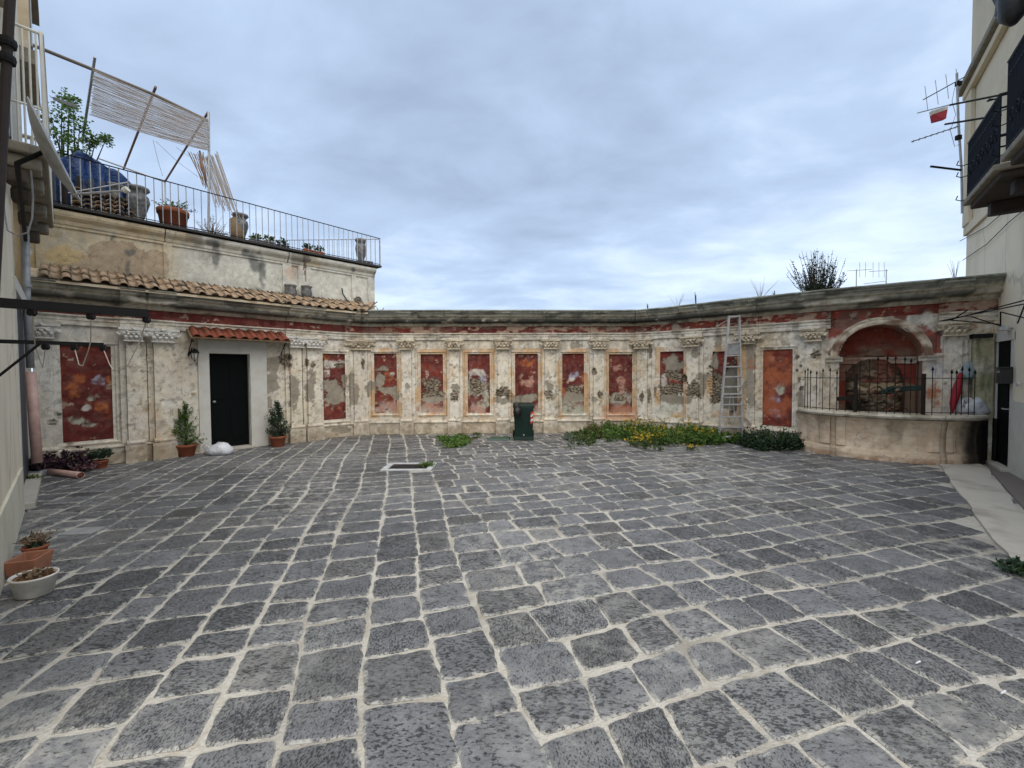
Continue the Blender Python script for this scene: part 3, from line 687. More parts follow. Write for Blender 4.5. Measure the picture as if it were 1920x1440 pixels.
for a, b in ((sB0, sc1-.045), (sc1+.045, sc2-.045), (sc2+.045, sB1)):
    def bd(S, Z, a=a, b=b):
        e_ = np.minimum(S-a, b-S); return bprof(Z)+.045*sst(.13, .10, e_)*(Z > .2)+.03*sst(.155,.14,e_)*sst(.12,.13,e_)*(Z > .2)
    relief('basin_panel', bas, a, b, 0, .76, bd, None, .022, tint=bt, back=-.15, pf=bpf)
for c_ in (sc1, sc2):
    relief('basin_rib', bas, c_-.045, c_+.045, 0, .76, lambda S, Z, c_=c_: bprof(Z)+.02+.03*np.cos((S-c_)/.09*3.14), None, .018, tint=lambda S, Z, PX, PY, col: mixc(bt(S, Z, PX, PY, col), (.13, .10, .07), .35+0*S), back=-.15, pf=bpf)
def rt(S, Z, PX, PY, col): return mixc(mixc(col, (.50, .46, .37), .7+0*S), (.2, .17, .12), sst(.55, .7, fbm(S*5, Z*20, 250))*.6)
for a, b in ((sB0-.03, sc1-.004), (sc1+.004, sc2-.004), (sc2+.004, sB1+.02)):
    sweep('rim_stone', bas, a, b, [(-.3, .765), (.10, .765), (.15, .785), (.17, .82), (.15, HB-.005), (.10, HB), (-.3, HB), (-.3, .8)], rt, pf=bpf, jit=.005)
wm = MB(); q = [tuple(bpf(s_, -.28, .80)[:2]) for s_ in np.linspace(sB0, sB1, 30)]+[tuple(pth(s_, -.60 if abs(s_-NICHE_C) < NR else -.02, 0)[:2]) for s_ in np.linspace(sB1, sB0, 60)]
wm.add([(x_, y_, .80) for x_, y_ in q], [tuple(range(len(q)))]); wm.build('basin_floor', M_stonegrey, bas)
# ---- wrought iron fence on the basin rim
fen = thing('iron_fence', tuple(bpf(np.array(NICHE_C), 0.04, HB)), 'thin spiked iron fence standing on the basin rim', 'fence')
fs0, fs1 = sx(1512), sx(1846)
def fpt(s_, z_, d_=.02): return Vector(bpf(np.array(s_), d_, z_))
ZT = 1.60; M_fence = mat('rusted_dark_iron', (.035, .026, .020), .85, .3, 25, .1, 90, spec=.2)
fss = [sx(v) for v in (1513, 1518, 1523, 1533, 1543, 1554, 1565, 1580, 1604, 1620, 1634, 1650, 1664, 1680, 1691, 1703, 1730, 1766, 1776, 1787, 1802, 1815)]
bars = []
for k_, s_ in enumerate(fss):
    zt = ZT+.035*math.sin(k_*1.7); midb = sx(1600) < s_ < sx(1712)
    if midb: zt = ZT+.10+.14*(1-((s_-(sx(1600)+sx(1712))/2)/((sx(1712)-sx(1600))/2))**2)
    b = MB().tube([fpt(s_, HB-.01), fpt(s_, zt)], .0068, 6)
    o_ = b.build('bar', M_fence, fen)
    MB().lathe([(.004, 0), (.020, .02), (.012, .05), (.0, .085)], fpt(s_, zt-.005), 6).build('spike', M_iron, o_)
for v in (1597, 1714):
    MB().bar(fpt(sx(v), HB-.02), fpt(sx(v), ZT-.02), .042, .042).build('post', M_fence, fen)
for z_, nm in ((ZT-.10, 'rail'), (HB+.04, 'rail')):
    for a, b in ((fss[0]-.02, sx(1596)), (sx(1598), sx(1713)), (sx(1715), fss[-1]+.02)):
        if z_ > 1.2 and b > sx(1700) and a < sx(1610): pass
        MB().tube([fpt(s_, z_) for s_ in np.linspace(a, b, 12)], .0075, 6).build(nm, M_fence, fen)
# scroll work and green painted ornament in the middle
m = MB(); cxs = sx(1652)
for sg in (-1, 1):
    pts = [fpt(cxs+sg*(.14+.10*math.cos(t)*(1-t/9)), 1.28+.07*math.sin(t)*(1-t/9)-.0) for t in np.linspace(0, 7, 22)]
    MB().tube(pts, .007, 5).build('scroll', M_fence, fen)
    MB().tube([fpt(cxs+sg*(.10+.17*math.sin(t)), .92+.14*math.cos(t)*.6) for t in np.linspace(-1.2, 1.5, 12)], .007, 5).build('scroll', M_fence, fen)
m = MB()
for i in range(26):
    t_ = random.uniform(0, 6.28); r_ = random.uniform(0, 1); c0 = fpt(cxs+.17*r_*math.cos(t_), 1.30+.085*r_*math.sin(t_), .04)
    m.lathe([(.0, 0), (.022, .008), (.03, .02), (.0, .035)], c0, 6, rot=Matrix.Rotation(random.uniform(0, 3), 3, 'X'))
m.build('green_ornament', M_greenpaint, fen)
# ------------------------------------------------------------------ left and right facades (plan lines)
FL0, FLd, FLn = Vector((-5.94, 5.0, 0)), Vector((.7317, -.6816, 0)), Vector((.6816, .7317, 0))
FR0, FRd, FRn = Vector((8.15, 6.85, 0)), Vector((.597, .802, 0)), Vector((-.802, .597, 0))
def fl(s, d=0, z=0): return FL0+FLd*s+FLn*d+Vector((0, 0, z))
def fr(t, d=0, z=0): return FR0+FRd*t+FRn*d+Vector((0, 0, z))
def frt(px, d=0.):                    # station along the right facade seen at a bearing
    r_ = ray(px, 695); k_ = r_.x/r_.y; p = FR0+FRn*d; return (k_*p.y-p.x)/(FRd.x-k_*FRd.y)
def flt(px, d=0.):
    r_ = ray(px, 695); k_ = r_.x/r_.y; p = FL0+FLn*d; return (k_*p.y-p.x)/(FLd.x-k_*FLd.y)

# ------------------------------------------------------------------ ground
M_ground = mat('far_ground', (.16, .14, .10), .95, .3, .5, .2, 10)
M_mortar = mat('lime_mortar', (.54, .52, .465), .95, .24, 11, .9, 60, c2=(.33, .30, .25), dirt=((.18, .165, .14), 1.3, .48, .66, .6), dist=.012, spec=.1)
g = MB(); gs = 1500
g.add([(-gs, -gs, -.03), (gs, -gs, -.03), (gs, gs, -.03), (-gs, gs, -.03)], [(0, 1, 2, 3)])
tag(g.build('ground', M_ground), kind='structure')

def stone_mat():
    m = bpy.data.materials.new('basalt_paving'); m.use_nodes = True; t = m.node_tree; t.nodes.clear()
    def n(k, **kw):
        o = t.nodes.new(k)
        for a, b in kw.items(): setattr(o, a, b)
        return o
    ln = t.links.new; o = n('ShaderNodeOutputMaterial'); p = n('ShaderNodeBsdfPrincipled'); ln(p.outputs[0], o.inputs[0])
    g = n('ShaderNodeNewGeometry'); pos = g.outputs['Position']
    at_ = n('ShaderNodeAttribute'); at_.attribute_name = 'Col'
    def noise(sc_, det=6, ro=.6, vec=None, dis=0):
        q = n('ShaderNodeTexNoise'); q.inputs['Scale'].default_value = sc_; q.inputs['Detail'].default_value = det; q.inputs['Roughness'].default_value = ro; q.inputs['Distortion'].default_value = dis
        ln(vec or pos, q.inputs['Vector']); return q.outputs[0]
    def ramp(src, a, b, c0=(0, 0, 0), c1=(1, 1, 1)):
        r = n('ShaderNodeValToRGB'); r.color_ramp.elements[0].position = a; r.color_ramp.elements[1].position = b
        r.color_ramp.elements[0].color = (*c0, 1); r.color_ramp.elements[1].color = (*c1, 1); ln(src, r.inputs[0]); return r.outputs[0]
    def mix(a, b, f, mode='MIX'):
        q = n('ShaderNodeMix'); q.data_type = 'RGBA'; q.blend_type = mode
        for key, v in (('A', a), ('B', b), ('Factor', f)):
            if isinstance(v, (int, float)): q.inputs[key].default_value = v
            elif isinstance(v, tuple): q.inputs[key].default_value = (*v, 1)
            else: ln(v, q.inputs[key])
        return q.outputs['Result']
    # chisel pits, elongated
    mp = n('ShaderNodeMapping'); mp.inputs['Scale'].default_value = (.75, 1.5, 1); mp.inputs['Rotation'].default_value = (0, 0, .5); ln(pos, mp.inputs[0])
    pa = noise(52, 3, .55, mp.outputs[0], .4); mp2 = n('ShaderNodeMapping'); mp2.inputs['Scale'].default_value = (1.4, .8, 1); mp2.inputs['Rotation'].default_value = (0, 0, -.4); ln(pos, mp2.inputs[0])
    pb = noise(85, 2, .6, mp2.outputs[0], .3); al = at_.outputs['Alpha']
    gt = n('ShaderNodeMath', operation='GREATER_THAN'); ln(al, gt.inputs[0]); gt.inputs[1].default_value = .5
    pm_ = n('ShaderNodeMix'); pm_.data_type = 'FLOAT'; ln(gt.outputs[0], pm_.inputs['Factor']); ln(pa, pm_.inputs['A']); ln(pb, pm_.inputs['B'])
    # how heavily each slab was tooled, and patches inside it
    fr_ = n('ShaderNodeMath', operation='FRACT'); m7 = n('ShaderNodeMath', operation='MULTIPLY'); ln(al, m7.inputs[0]); m7.inputs[1].default_value = 7.3; ln(m7.outputs[0], fr_.inputs[0])
    o1 = n('ShaderNodeMath', operation='MULTIPLY_ADD'); ln(fr_.outputs[0], o1.inputs[0]); o1.inputs[1].default_value = .10; o1.inputs[2].default_value = -.025
    o2 = n('ShaderNodeMath', operation='MULTIPLY_ADD'); ln(noise(4.5, 4, .6), o2.inputs[0]); o2.inputs[1].default_value = .24; o2.inputs[2].default_value = -.12
    o3 = n('ShaderNodeMath', operation='ADD'); ln(o1.outputs[0], o3.inputs[0]); ln(o2.outputs[0], o3.inputs[1]); o4 = n('ShaderNodeMath', operation='ADD'); ln(pm_.outputs['Result'], o4.inputs[0]); ln(o3.outputs[0], o4.inputs[1])
    pit = o4.outputs[0]; pitm = ramp(pit, .36, .46, (0, 0, 0), (1, 1, 1)); rdg = ramp(pit, .52, .72)
    fine = noise(140, 3, .6)
    base = mix(at_.outputs['Color'], ramp(noise(7, 6), .3, .7, (.74, .74, .74), (1.28, 1.28, 1.28)), 1., 'MULTIPLY')
    base = mix(base, ramp(fine, .3, .7, (.78, .78, .78), (1.2, 1.2, 1.2)), 1., 'MULTIPLY')
    base = mix((.040, .041, .044), base, pitm); base = mix(base, (.26, .27, .285), mix(rdg, (.30,)*3, 1., 'MULTIPLY'))
    # lime bloom and dust trodden over the stones (big soft areas, broken up)
    big = noise(.45, 3, .5); brk = noise(9, 6, .7)
    dm = mix(ramp(big, .46, .64), ramp(brk, .42, .62), 1., 'MULTIPLY')
    base = mix(base, (.36, .35, .32), mix(dm, (.70, .70, .70), 1., 'MULTIPLY'))
    spk = ramp(noise(22, 5, .7), .66, .70); base = mix(base, (.36, .35, .32), mix(spk, (.45,)*3, 1., 'MULTIPLY'))
    # lime film creeping over the arrises
    fa = n('ShaderNodeAttribute'); fa.attribute_name = 'Film'; fm = n('ShaderNodeMath', operation='MULTIPLY_ADD'); ln(fa.outputs['Fac'], fm.inputs[0]); fm.inputs[1].default_value = .42; ln(noise(13, 6, .75), fm.inputs[2])
    base = mix(base, (.40, .39, .35), mix(ramp(fm.outputs[0], .83, .93), (.65,)*3, 1., 'MULTIPLY'))
    ln(base, p.inputs['Base Color'])
    ln(ramp(noise(5, 5), .35, .65, (.42,)*3, (.68,)*3), p.inputs['Roughness']); p.inputs['Specular IOR Level'].default_value = .42
    b = n('ShaderNodeBump'); b.inputs['Strength'].default_value = .9; b.inputs['Distance'].default_value = .010
    ad = n('ShaderNodeMath', operation='MULTIPLY_ADD'); ln(fine, ad.inputs[0]); ad.inputs[1].default_value = .25; ln(pitm, ad.inputs[2])
    ln(ad.outputs[0], b.inputs['Height'])
    b2 = n('ShaderNodeBump'); b2.inputs['Strength'].default_value = .5; b2.inputs['Distance'].default_value = .02; ln(noise(9, 4), b2.inputs['Height']); ln(b.outputs[0], b2.inputs['Normal'])
    ln(b2.outputs[0], p.inputs['Normal'])
    return m
M_stone = stone_mat()
pav = bpy.data.objects.new('paving', None); C.objects.link(pav); WL['paving'] = Vector((0, 0, 0)); tag(pav, kind='structure')
# mortar bed
court = [(-3.3, 2.0), (-3.3, -1.5), (3.6, -1.5), (3.9, 1.2)]
def V2(p): return (p[0], p[1])
court = [V2(fl(4.9)), (-3.2, -3.0), (4.6, -3.0), V2(fr(-6.5)), V2(fr(0.5))]+[tuple(pth(s_, .10)[:2]) for s_ in SS[::-1][:-1]]+[tuple(pth(.05, .1)[:2])]
bed = MB().add([(x_, y_, -.004) for x_, y_ in court], [tuple(range(len(court)))]).build('mortar_bed', M_mortar, pav)
convex = [V2(fl(8, .02)), (1.2, -2.2), V2(fr(-9.5, .02)), V2(fr(0.2, .02))]+[tuple(pth(s_, .16)[:2]) for s_ in (SS[6], SS[5], SS[4], SS[3], SS[2], SS[1])]+[tuple(pth(.05, .16)[:2])]
def area(p): return .5*sum(p[i][0]*p[(i+1) % len(p)][1]-p[(i+1) % len(p)][0]*p[i][1] for i in range(len(p)))
def hull(P):
    P = sorted(set(P)); 
    def half(P):
        h = []
        for p in P:
            while len(h) > 1 and (h[-1][0]-h[-2][0])*(p[1]-h[-2][1])-(h[-1][1]-h[-2][1])*(p[0]-h[-2][0]) <= 0: h.pop()
            h.append(p)
        return h
    return half(P)[:-1]+half(P[::-1])[:-1]
convex = hull(convex)
def clip(poly, cvx):
    for i in range(len(cvx)):
        a = cvx[i]; b = cvx[(i+1) % len(cvx)]; o_ = []
        sd_ = lambda p: (b[0]-a[0])*(p[1]-a[1])-(b[1]-a[1])*(p[0]-a[0])
        for j in range(len(poly)):
            p, q = poly[j], poly[(j+1) % len(poly)]; sp_, sq = sd_(p), sd_(q)
            if sp_ >= 0: o_.append(p)
            if (sp_ >= 0) != (sq >= 0):
                t = sp_/(sp_-sq); o_.append((p[0]+(q[0]-p[0])*t, p[1]+(q[1]-p[1])*t))
        poly = o_
        if len(poly) < 3: return []
    return poly
U = Vector((-.27, .963)); Vv = Vector((.963, .27)); U.normalize(); Vv.normalize()
rnd = random.Random(11)
quads = []
def grid2w(a, b):
    wob_ = .06*(float(vn(a*.8, b*.8, 300))-.5)*2; wob2_ = .05*(float(vn(a*.8+9, b*.8, 305))-.5)*2
    p = Vv*(a+wob_)+U*(b+wob2_); return (p.x, p.y)
def wline(i, t, k): return .036*(float(vn(t*1.3, i*7.7, 310+k))-.5)*2
A0 = .55
def bound_a(i, av, b): return av+wline(i, b, 0)
# left field: courses run away from the eye
av = A0; i = 0
edges = [av]
while av > -12: av -= rnd.uniform(.29, .41); edges.append(av)
for i in range(len(edges)-1):
    b = -3+rnd.uniform(0, .4); sk0 = 0
    while b < 14:
        ln_ = rnd.uniform(.24, .42) if rnd.random() > .10 else rnd.uniform(.42, .56); b2 = b+ln_; sk = rnd.uniform(-.03, .03)
        quads.append([grid2w(bound_a(i+1, edges[i+1], b+sk0), b+sk0), grid2w(bound_a(i, edges[i], b), b), grid2w(bound_a(i, edges[i], b2), b2), grid2w(bound_a(i+1, edges[i+1], b2+sk), b2+sk)])
        b = b2; sk0 = sk
# right field: courses run across
bv = -4.; eb = [bv]
while bv < 13: bv += rnd.uniform(.28, .38); eb.append(bv)
for i in range(len(eb)-1):
    a = A0; first = True; sk0 = 0
    while a < 13:
        ln_ = rnd.uniform(.27, .44) if rnd.random() > .12 else rnd.uniform(.44, .58)
        if first: ln_ = rnd.uniform(.25, .45)
        a2 = a+ln_; sk = rnd.uniform(-.05, .05)
        def e_(i_, t): return eb[i_]+(wline(i_+50, t, 1) if t > A0+.01 else 0)
        quads.append([grid2w(a if not first else bound_a(0, A0, e_(i, a)), e_(i, a)), grid2w(a2, e_(i, a2)), grid2w(a2+sk, e_(i+1, a2+sk)), grid2w(a+sk0, e_(i+1, a+sk0))])
        a = a2; first = False; sk0 = sk
# obstacles left open: drain frame, concrete path, basin foot
drain_c = gp(765, 876)
pathL = [(1757, 868), (1800, 930), (1850, 1000), (1900, 1050), (1960, 1110)]; pathR = [(1838, 866), (1866, 900), (1905, 950), (1985, 1020), (2070, 1080)]
pathpoly = [V2(gp(*p)) for p in pathL]+[V2(gp(*p)) for p in pathR[::-1]]
def inside(p, poly):
    c_ = False; n_ = len(poly)
    for i in range(n_):
        a, b = poly[i], poly[(i+1) % n_]
        if (a[1] > p[1]) != (b[1] > p[1]) and p[0] < (b[0]-a[0])*(p[1]-a[1])/(b[1]-a[1])+a[0]: c_ = not c_
    return c_
def mk_stone(q, joint):
    # inset the quad, cut the corners, roughen the outline
    cx = sum(p[0] for p in q)/len(q); cy = sum(p[1] for p in q)/len(q)
    n_ = len(q); ins = []
    for i in range(n_):
        p0, p1, p2 = Vector(q[i-1]), Vector(q[i]), Vector(q[(i+1) % n_])
        e1 = (p1-p0); e2 = (p2-p1)
        if e1.length < 1e-4 or e2.length < 1e-4: continue
        e1.normalize(); e2.normalize(); n1 = Vector((-e1.y, e1.x)); n2 = Vector((-e2.y, e2.x)); bis = n1+n2
        if bis.length < .1: continue
        bis.normalize(); k = min(2.2, 1/max(.35, bis.dot(n1)))
        ins.append(p1+bis*joint*k)
    if len(ins) < 3: return None
    outl = []
    for i in range(len(ins)):
        a, b = ins[i], ins[(i+1) % len(ins)]; ln_ = (b-a).length; r_ = min(.026*rnd.uniform(.5, 1.4), ln_*.3)
        if ln_ < .03: outl.append(a); continue
        d = (b-a)/ln_; k = max(1, int((ln_-2*r_)/.045)); bow = rnd.uniform(-.002, .012)
        for j in range(k+1):
            p = a+d*(r_+(ln_-2*r_)*j/k); nn_ = Vector((-d.y, d.x)); p = p+nn_*(bow*(1-4*(j/k-.5)**2)*-1+.004+rnd.uniform(-.003, .009)+.014*(float(vn(p.x*9, p.y*9, 77))-.5)+.008*(float(vn(p.x*31, p.y*31, 79))-.5)); outl.append(p)
    return outl
def stone_geo(outl, zt, tilt):
    n_ = len(outl); cx = sum(p.x for p in outl)/n_; cy = sum(p.y for p in outl)/n_; V = []; F = []
    for p in outl: V.append((p.x, p.y, -.012))
    for p in outl: V.append((p.x, p.y, zt-.008+rnd.uniform(-.002, .002)))
    for p in outl:
        q = Vector((cx, cy))+(p-Vector((cx, cy)))*(1-.014/max(.08, (p-Vector((cx, cy))).length))
        V.append((q.x, q.y, zt+(q.x-cx)*tilt[0]+(q.y-cy)*tilt[1]))
    for k in (0, 1):
        for i in range(n_): j = (i+1) % n_; F.append((k*n_+i, k*n_+j, (k+1)*n_+j, (k+1)*n_+i))
    for p in outl:
        dl_ = (p-Vector((cx, cy))).length; q = Vector((cx, cy))+(p-Vector((cx, cy)))*max(.3, 1-.055/max(.08, dl_))
        V.append((q.x, q.y, zt+.001+(q.x-cx)*tilt[0]+(q.y-cy)*tilt[1]))
    for i in range(n_): j = (i+1) % n_; F.append((2*n_+i, 2*n_+j, 3*n_+j, 3*n_+i))
    V.append((cx, cy, zt+rnd.uniform(0, .004)))
    for i in range(n_): F.append((3*n_+i, 3*n_+(i+1) % n_, 4*n_))
    return V, F
stones = []
for q in quads:
    if area(q) < 0: q = q[::-1]
    cx = sum(p[0] for p in q)/4; cy = sum(p[1] for p in q)/4
    if cy < .2: continue
    p = clip(q, convex)
    if len(p) < 3 or abs(area(p)) < .018: continue
    cx = sum(a_[0] for a_ in p)/len(p); cy = sum(a_[1] for a_ in p)/len(p)
    if inside((cx, cy), pathpoly): continue
    if cx > 7.9 and cy > 5.6: continue
    dc = Vector((cx-drain_c.x, cy-drain_c.y))
    if abs(dc.x) < .36 and abs(dc.y) < .24: continue
    X_, Y_ = proj(np.array([[cx, cy, 0.]])); 
    if X_[0] < -140 or X_[0] > 2060 or Y_[0] > 1620: continue
    jw = rnd.uniform(.001, .0062)
    if rnd.random() < .14: jw = rnd.uniform(.010, .024)
    if cy > 4: jw += .0025
    # wide joints in the lower left of the court
    if cx < -.6 and cy < 3.6: jw += .003
    o_ = mk_stone(p, jw)
    if not o_: continue
    stones.append((cx, cy, o_, abs(area(p))))
stones.sort(key=lambda t: -t[3]/(t[0]**2+t[1]**2+.6)**1.5)
def film(o_, n_list):
    a = o_.data.attributes.new('Film', 'FLOAT', 'POINT'); v = []
    for n_ in n_list: v += [1.]*n_+[1.]*n_+[.8]*n_+[0.]*n_+[0.]
    a.data.foreach_set('value', v)
_sp = gp(975, 1008)
def stone_col(cx, cy):
    v = rnd.gauss(.112, .017); v = min(.16, max(.07, v))
    if rnd.random() < .10: v *= .72
    hue = rnd.random(); c_ = (v*.99, v*1.0, v*1.03) if hue < .85 else (v*1.02, v*1.0, v*.96)
    big = float(fbm(cx*.35, cy*.35, 400, 3)); k = (.62+.80*big)+.55*max(0, 1-math.hypot(cx-_sp.x, cy-_sp.y)/.7)
    return tuple(min(.5, q*k) for q in c_)
print('DBG stones', len(stones))
for (cx, cy, o_, a_) in stones[:300]:
    V, F = stone_geo(o_, rnd.uniform(.003, .009), (rnd.gauss(0, .008), rnd.gauss(0, .008)))
    film(link('paving_stone', V, F, M_stone, pav, False, np.tile(np.array(stone_col(cx, cy)+(rnd.random(),)), (len(V), 1))), [len(o_)])
mb = MB(); cl = []
for (cx, cy, o_, a_) in stones[300:]:
    V, F = stone_geo(o_, rnd.uniform(.002, .007), (rnd.gauss(0, .008), rnd.gauss(0, .008))); mb.add(V, F); cl += [stone_col(cx, cy)+(rnd.random(),)]*len(V)
_fs = tag(link('far_paving_stones', mb.v, mb.f, M_stone, pav, False, np.array(cl)), kind='stuff'); film(_fs, [len(s_[2]) for s_ in stones[300:]])

# pale concrete path on the right
pm = MB(); pv = []
def dens(l, k=6):
    o_ = []
    for a, b in zip(l[:-1], l[1:]):
        for i in range(k): o_.append((a[0]+(b[0]-a[0])*i/k, a[1]+(b[1]-a[1])*i/k))
    return o_+[l[-1]]
pp = [V2(gp(*p)) for p in dens(pathL)]; pr = [V2(gp(*p)) for p in dens(pathR)]
pp = [(x_+(float(vn(x_*6, y_*6, 5))-.5)*.05, y_+(float(vn(x_*6, y_*6, 9))-.5)*.05) for x_, y_ in pp]; pr = [(x_+(float(vn(x_*5, y_*5, 15))-.5)*.10, y_+(float(vn(x_*5, y_*5, 19))-.5)*.10) for x_, y_ in pr]
tag(pm.prism(pp+pr[::-1], -.02, .026).build('concrete_path', M_conc), kind='structure')
M_flag = mat('brown_flagstone', (.20, .17, .145), .9, .2, 3, .3, 40, c2=(.14, .125, .115), spec=.25)
pm = MB()
far_t = .42
strip = [(p[0]+.03, p[1]) for p in pr]
for k, (i0, i1) in enumerate(((0, 7), (7, 13), (13, 19), (19, 24))):
    a, b = strip[i0], strip[i1]; ta = (Vector((*a, 0))-FR0).dot(FRd); tb = (Vector((*b, 0))-FR0).dot(FRd)
    poly = [a, b, V2(fr(tb+.02, .01)), V2(fr(min(ta-.02, .4), .01))]
    n_ = MB().prism(poly, -.02, .012+.003*k); n_.build('flagstone', M_flag, pav)
# marble slab cover at the left, smooth slab in the middle
M_slabc = mat('dirty_slab', (.33, .33, .32), .8, .2, 9, .1, 50); c0 = gp(155, 997); MB().box((c0.x, c0.y, .006), (.30, .20, .014), Matrix.Rotation(.15, 3, 'Z')).build('slab_cover', M_slabc, pav, bevel=.004)

# ------------------------------------------------------------------ left terrace house above the wall
T0 = Vector((-5.13, 10.73, 0)); Td = Vector((.70, .714, 0)).normalized(); Tn = Vector((Td.y, -Td.x, 0))
def tpl(px):
    r_ = ray(px, 600); k_ = r_.x/r_.y; return (k_*T0.y-T0.x)/(Td.x-k_*Td.y)
tA, tB = tpl(47), tpl(703)
def tpf(S, D, Z):
    S = np.asarray(S, float); return np.stack([T0.x+Td.x*S+Tn.x*D, T0.y+Td.y*S+Tn.y*D, np.broadcast_to(Z, S.shape)+0*S], -1)
def tz(px, py, d=0.):
    p = on(px, py, T0+Tn*d, Td); return p.z
ZTER = 4.66
TH = thing('terrace_house', tuple(T0+Td*-1), 'low terrace building of stained cream render rising behind the tiled cornice at left', 'building')
body = MB().prism([V2(T0+Td*(tA-.1)-Tn*.06), V2(T0+Td*(tB-.01)-Tn*.06), (-6.5, 12.35), (-13, 12.6), (-13, 7.2)], 2.6, ZTER)
body.build('house_body', M_orangeb, TH)
TBL = [('mortar2', 185, 505, 100, 26), ('mortar2', 215, 470, 48, 18), ('mortar2', 255, 500, 28, 30), ('mortar2', 290, 500, 25, 30), ('stain', 245, 470, 12, 12), ('stain', 240, 500, 6, 26), ('stain', 213, 447, 9, 9), ('stain', 292, 465, 6, 8), ('stain', 405, 470, 9, 35), ('stain', 398, 455, 20, 9), ('stain', 480, 490, 16, 25), ('stain', 492, 515, 9, 30), ('stain', 478, 545, 14, 8), ('stain', 575, 485, 14, 8), ('stain', 460, 475, 10, 12), ('ochre', 120, 480, 45, 25), ('ochre', 60, 490, 10, 20), ('pinkish', 550, 510, 18, 18), ('hole', 54, 472, 5, 6), ('stain', 662, 505, 5, 6), ('crackp', 570, 490, 1.5, 14), ('crackp', 573, 515, 1.5, 18), ('grey2', 560, 515, 8, 10)]
TK = {'mortar2': (.40, .31, .215), 'stain': (.11, .115, .11), 'ochre': (.56, .42, .22), 'pinkish': (.54, .42, .33), 'hole': (.65, .64, .62), 'crackp': (.1, .05, .03), 'grey2': (.42, .40, .36)}
def tt_(S, Z, PX, PY, col):
    n_ = fbm(S*3, Z*3, 500); n3 = fbm(S*9, Z*9, 505, 3)
    lft = sst(360, 300, PX)[..., None]
    c_ = np.array((.56, .47, .32))*lft+np.array((.56, .545, .48))*(1-lft); c_ = c_*(.82+.36*n_[..., None])
    c_ = mixc(c_, (.46, .36, .22), sst(.45, .65, fbm(S*1.2, Z*4, 510))*sst(4.30, 4.45, Z)*.8)
    c_ = mixc(c_, (.44, .42, .36), sst(.52, .58, n3*.5+fbm(S*5, Z*5, 515)*.5)*.5)
    wob = (fbm(PX*.06, PY*.06, 541, 4)-.5)*1.6
    for k, cx, cy, rx, ry in TBL:
        q = np.sqrt(((PX-cx)/rx)**2+((PY-cy)/ry)**2)+wob*(.5 if k != 'crackp' else .8)
        soft = .5 if k in ('stain', 'ochre', 'pinkish') else .03
        m = sst(1.05, 1.05-soft, q)*(.85 if k != 'stain' else .8*sst(.35, .55, n3*.5+n_*.5))
        kc = np.array(TK[k])*(.8+.4*n3[..., None]); m = m[..., None]; c_ = c_*(1-m)+kc*m
        if k == 'mortar2':
            e_ = np.exp(-((q-1.04)/.025)**2)[..., None]*.55; c_ = c_*(1-e_)+np.array((.14, .10, .07))*e_
    c_ = mixc(c_, (.12, .11, .095), sst(.52, .66, fbm(S*2.6, Z*1.1, 520))*sst(3.9, 4.5, Z)*.6)
    return c_
_bl = BL; 
def trel(name, par, s0, s1, z0, z1, d, **k):
    global BL
    BL = []; o_ = relief(name, par, s0, s1, z0, z1, d, None, k.pop('res', .025), tint=tt_, back=k.pop('back', -.07), pf=tpf, **k); BL = _bl; return o_
for a, b in ((47, 312), (314, 540), (542, 703)):
    trel('render_field', TH, tpl(a), tpl(b), 3.2, ZTER-.02, 0.)
for a, b in ((47, 55), (72, 80), (310, 326), (531, 548), (560, 584), (660, 668), (690, 702.5)):
    trel('pilaster_strip', TH, tpl(a), tpl(b), 3.35, 4.36, .03, back=-.01)
for a, b in ((47, 312), (314, 540), (542, 702.5)):
    BL = []
    sweep('terrace_cornice', TH, tpl(a), tpl(b), [(-.02, 4.30), (.03, 4.32), (.03, 4.36), (.05, 4.38), (.06, 4.44), (.13, 4.50), (.15, 4.54), (.15, 4.60), (-.02, 4.62)], tt_, pf=tpf, jit=.003)
    BL = _bl
# dark projecting floor slab
sl = [V2(T0+Td*(tA-.1)+Tn*.20), V2(T0+Td*(tB+.13)+Tn*.20), V2(T0+Td*(tB+.10)-Tn*.1), (-6.5, 12.5), (-13, 12.7), (-13.1, 7.2)]
MB().prism(sl, 4.64, 4.69).build('terrace_slab', mat('dark_slab', (.035, .034, .034), .8, .3, 8, .2, 40), TH)
MB().prism([(T0.x+Td.x*(tB-.25)-.1, T0.y+Td.y*(tB-.25)+.02), V2(T0+Td*(tB-.02)-Tn*.02), V2(T0+Td*(tB-.02)-Tn*.35), (T0.x+Td.x*(tB-.6)-.1, T0.y+Td.y*(tB-.6)+.32)], 4.69, 4.82).build('kerb_block', M_greyp, TH)
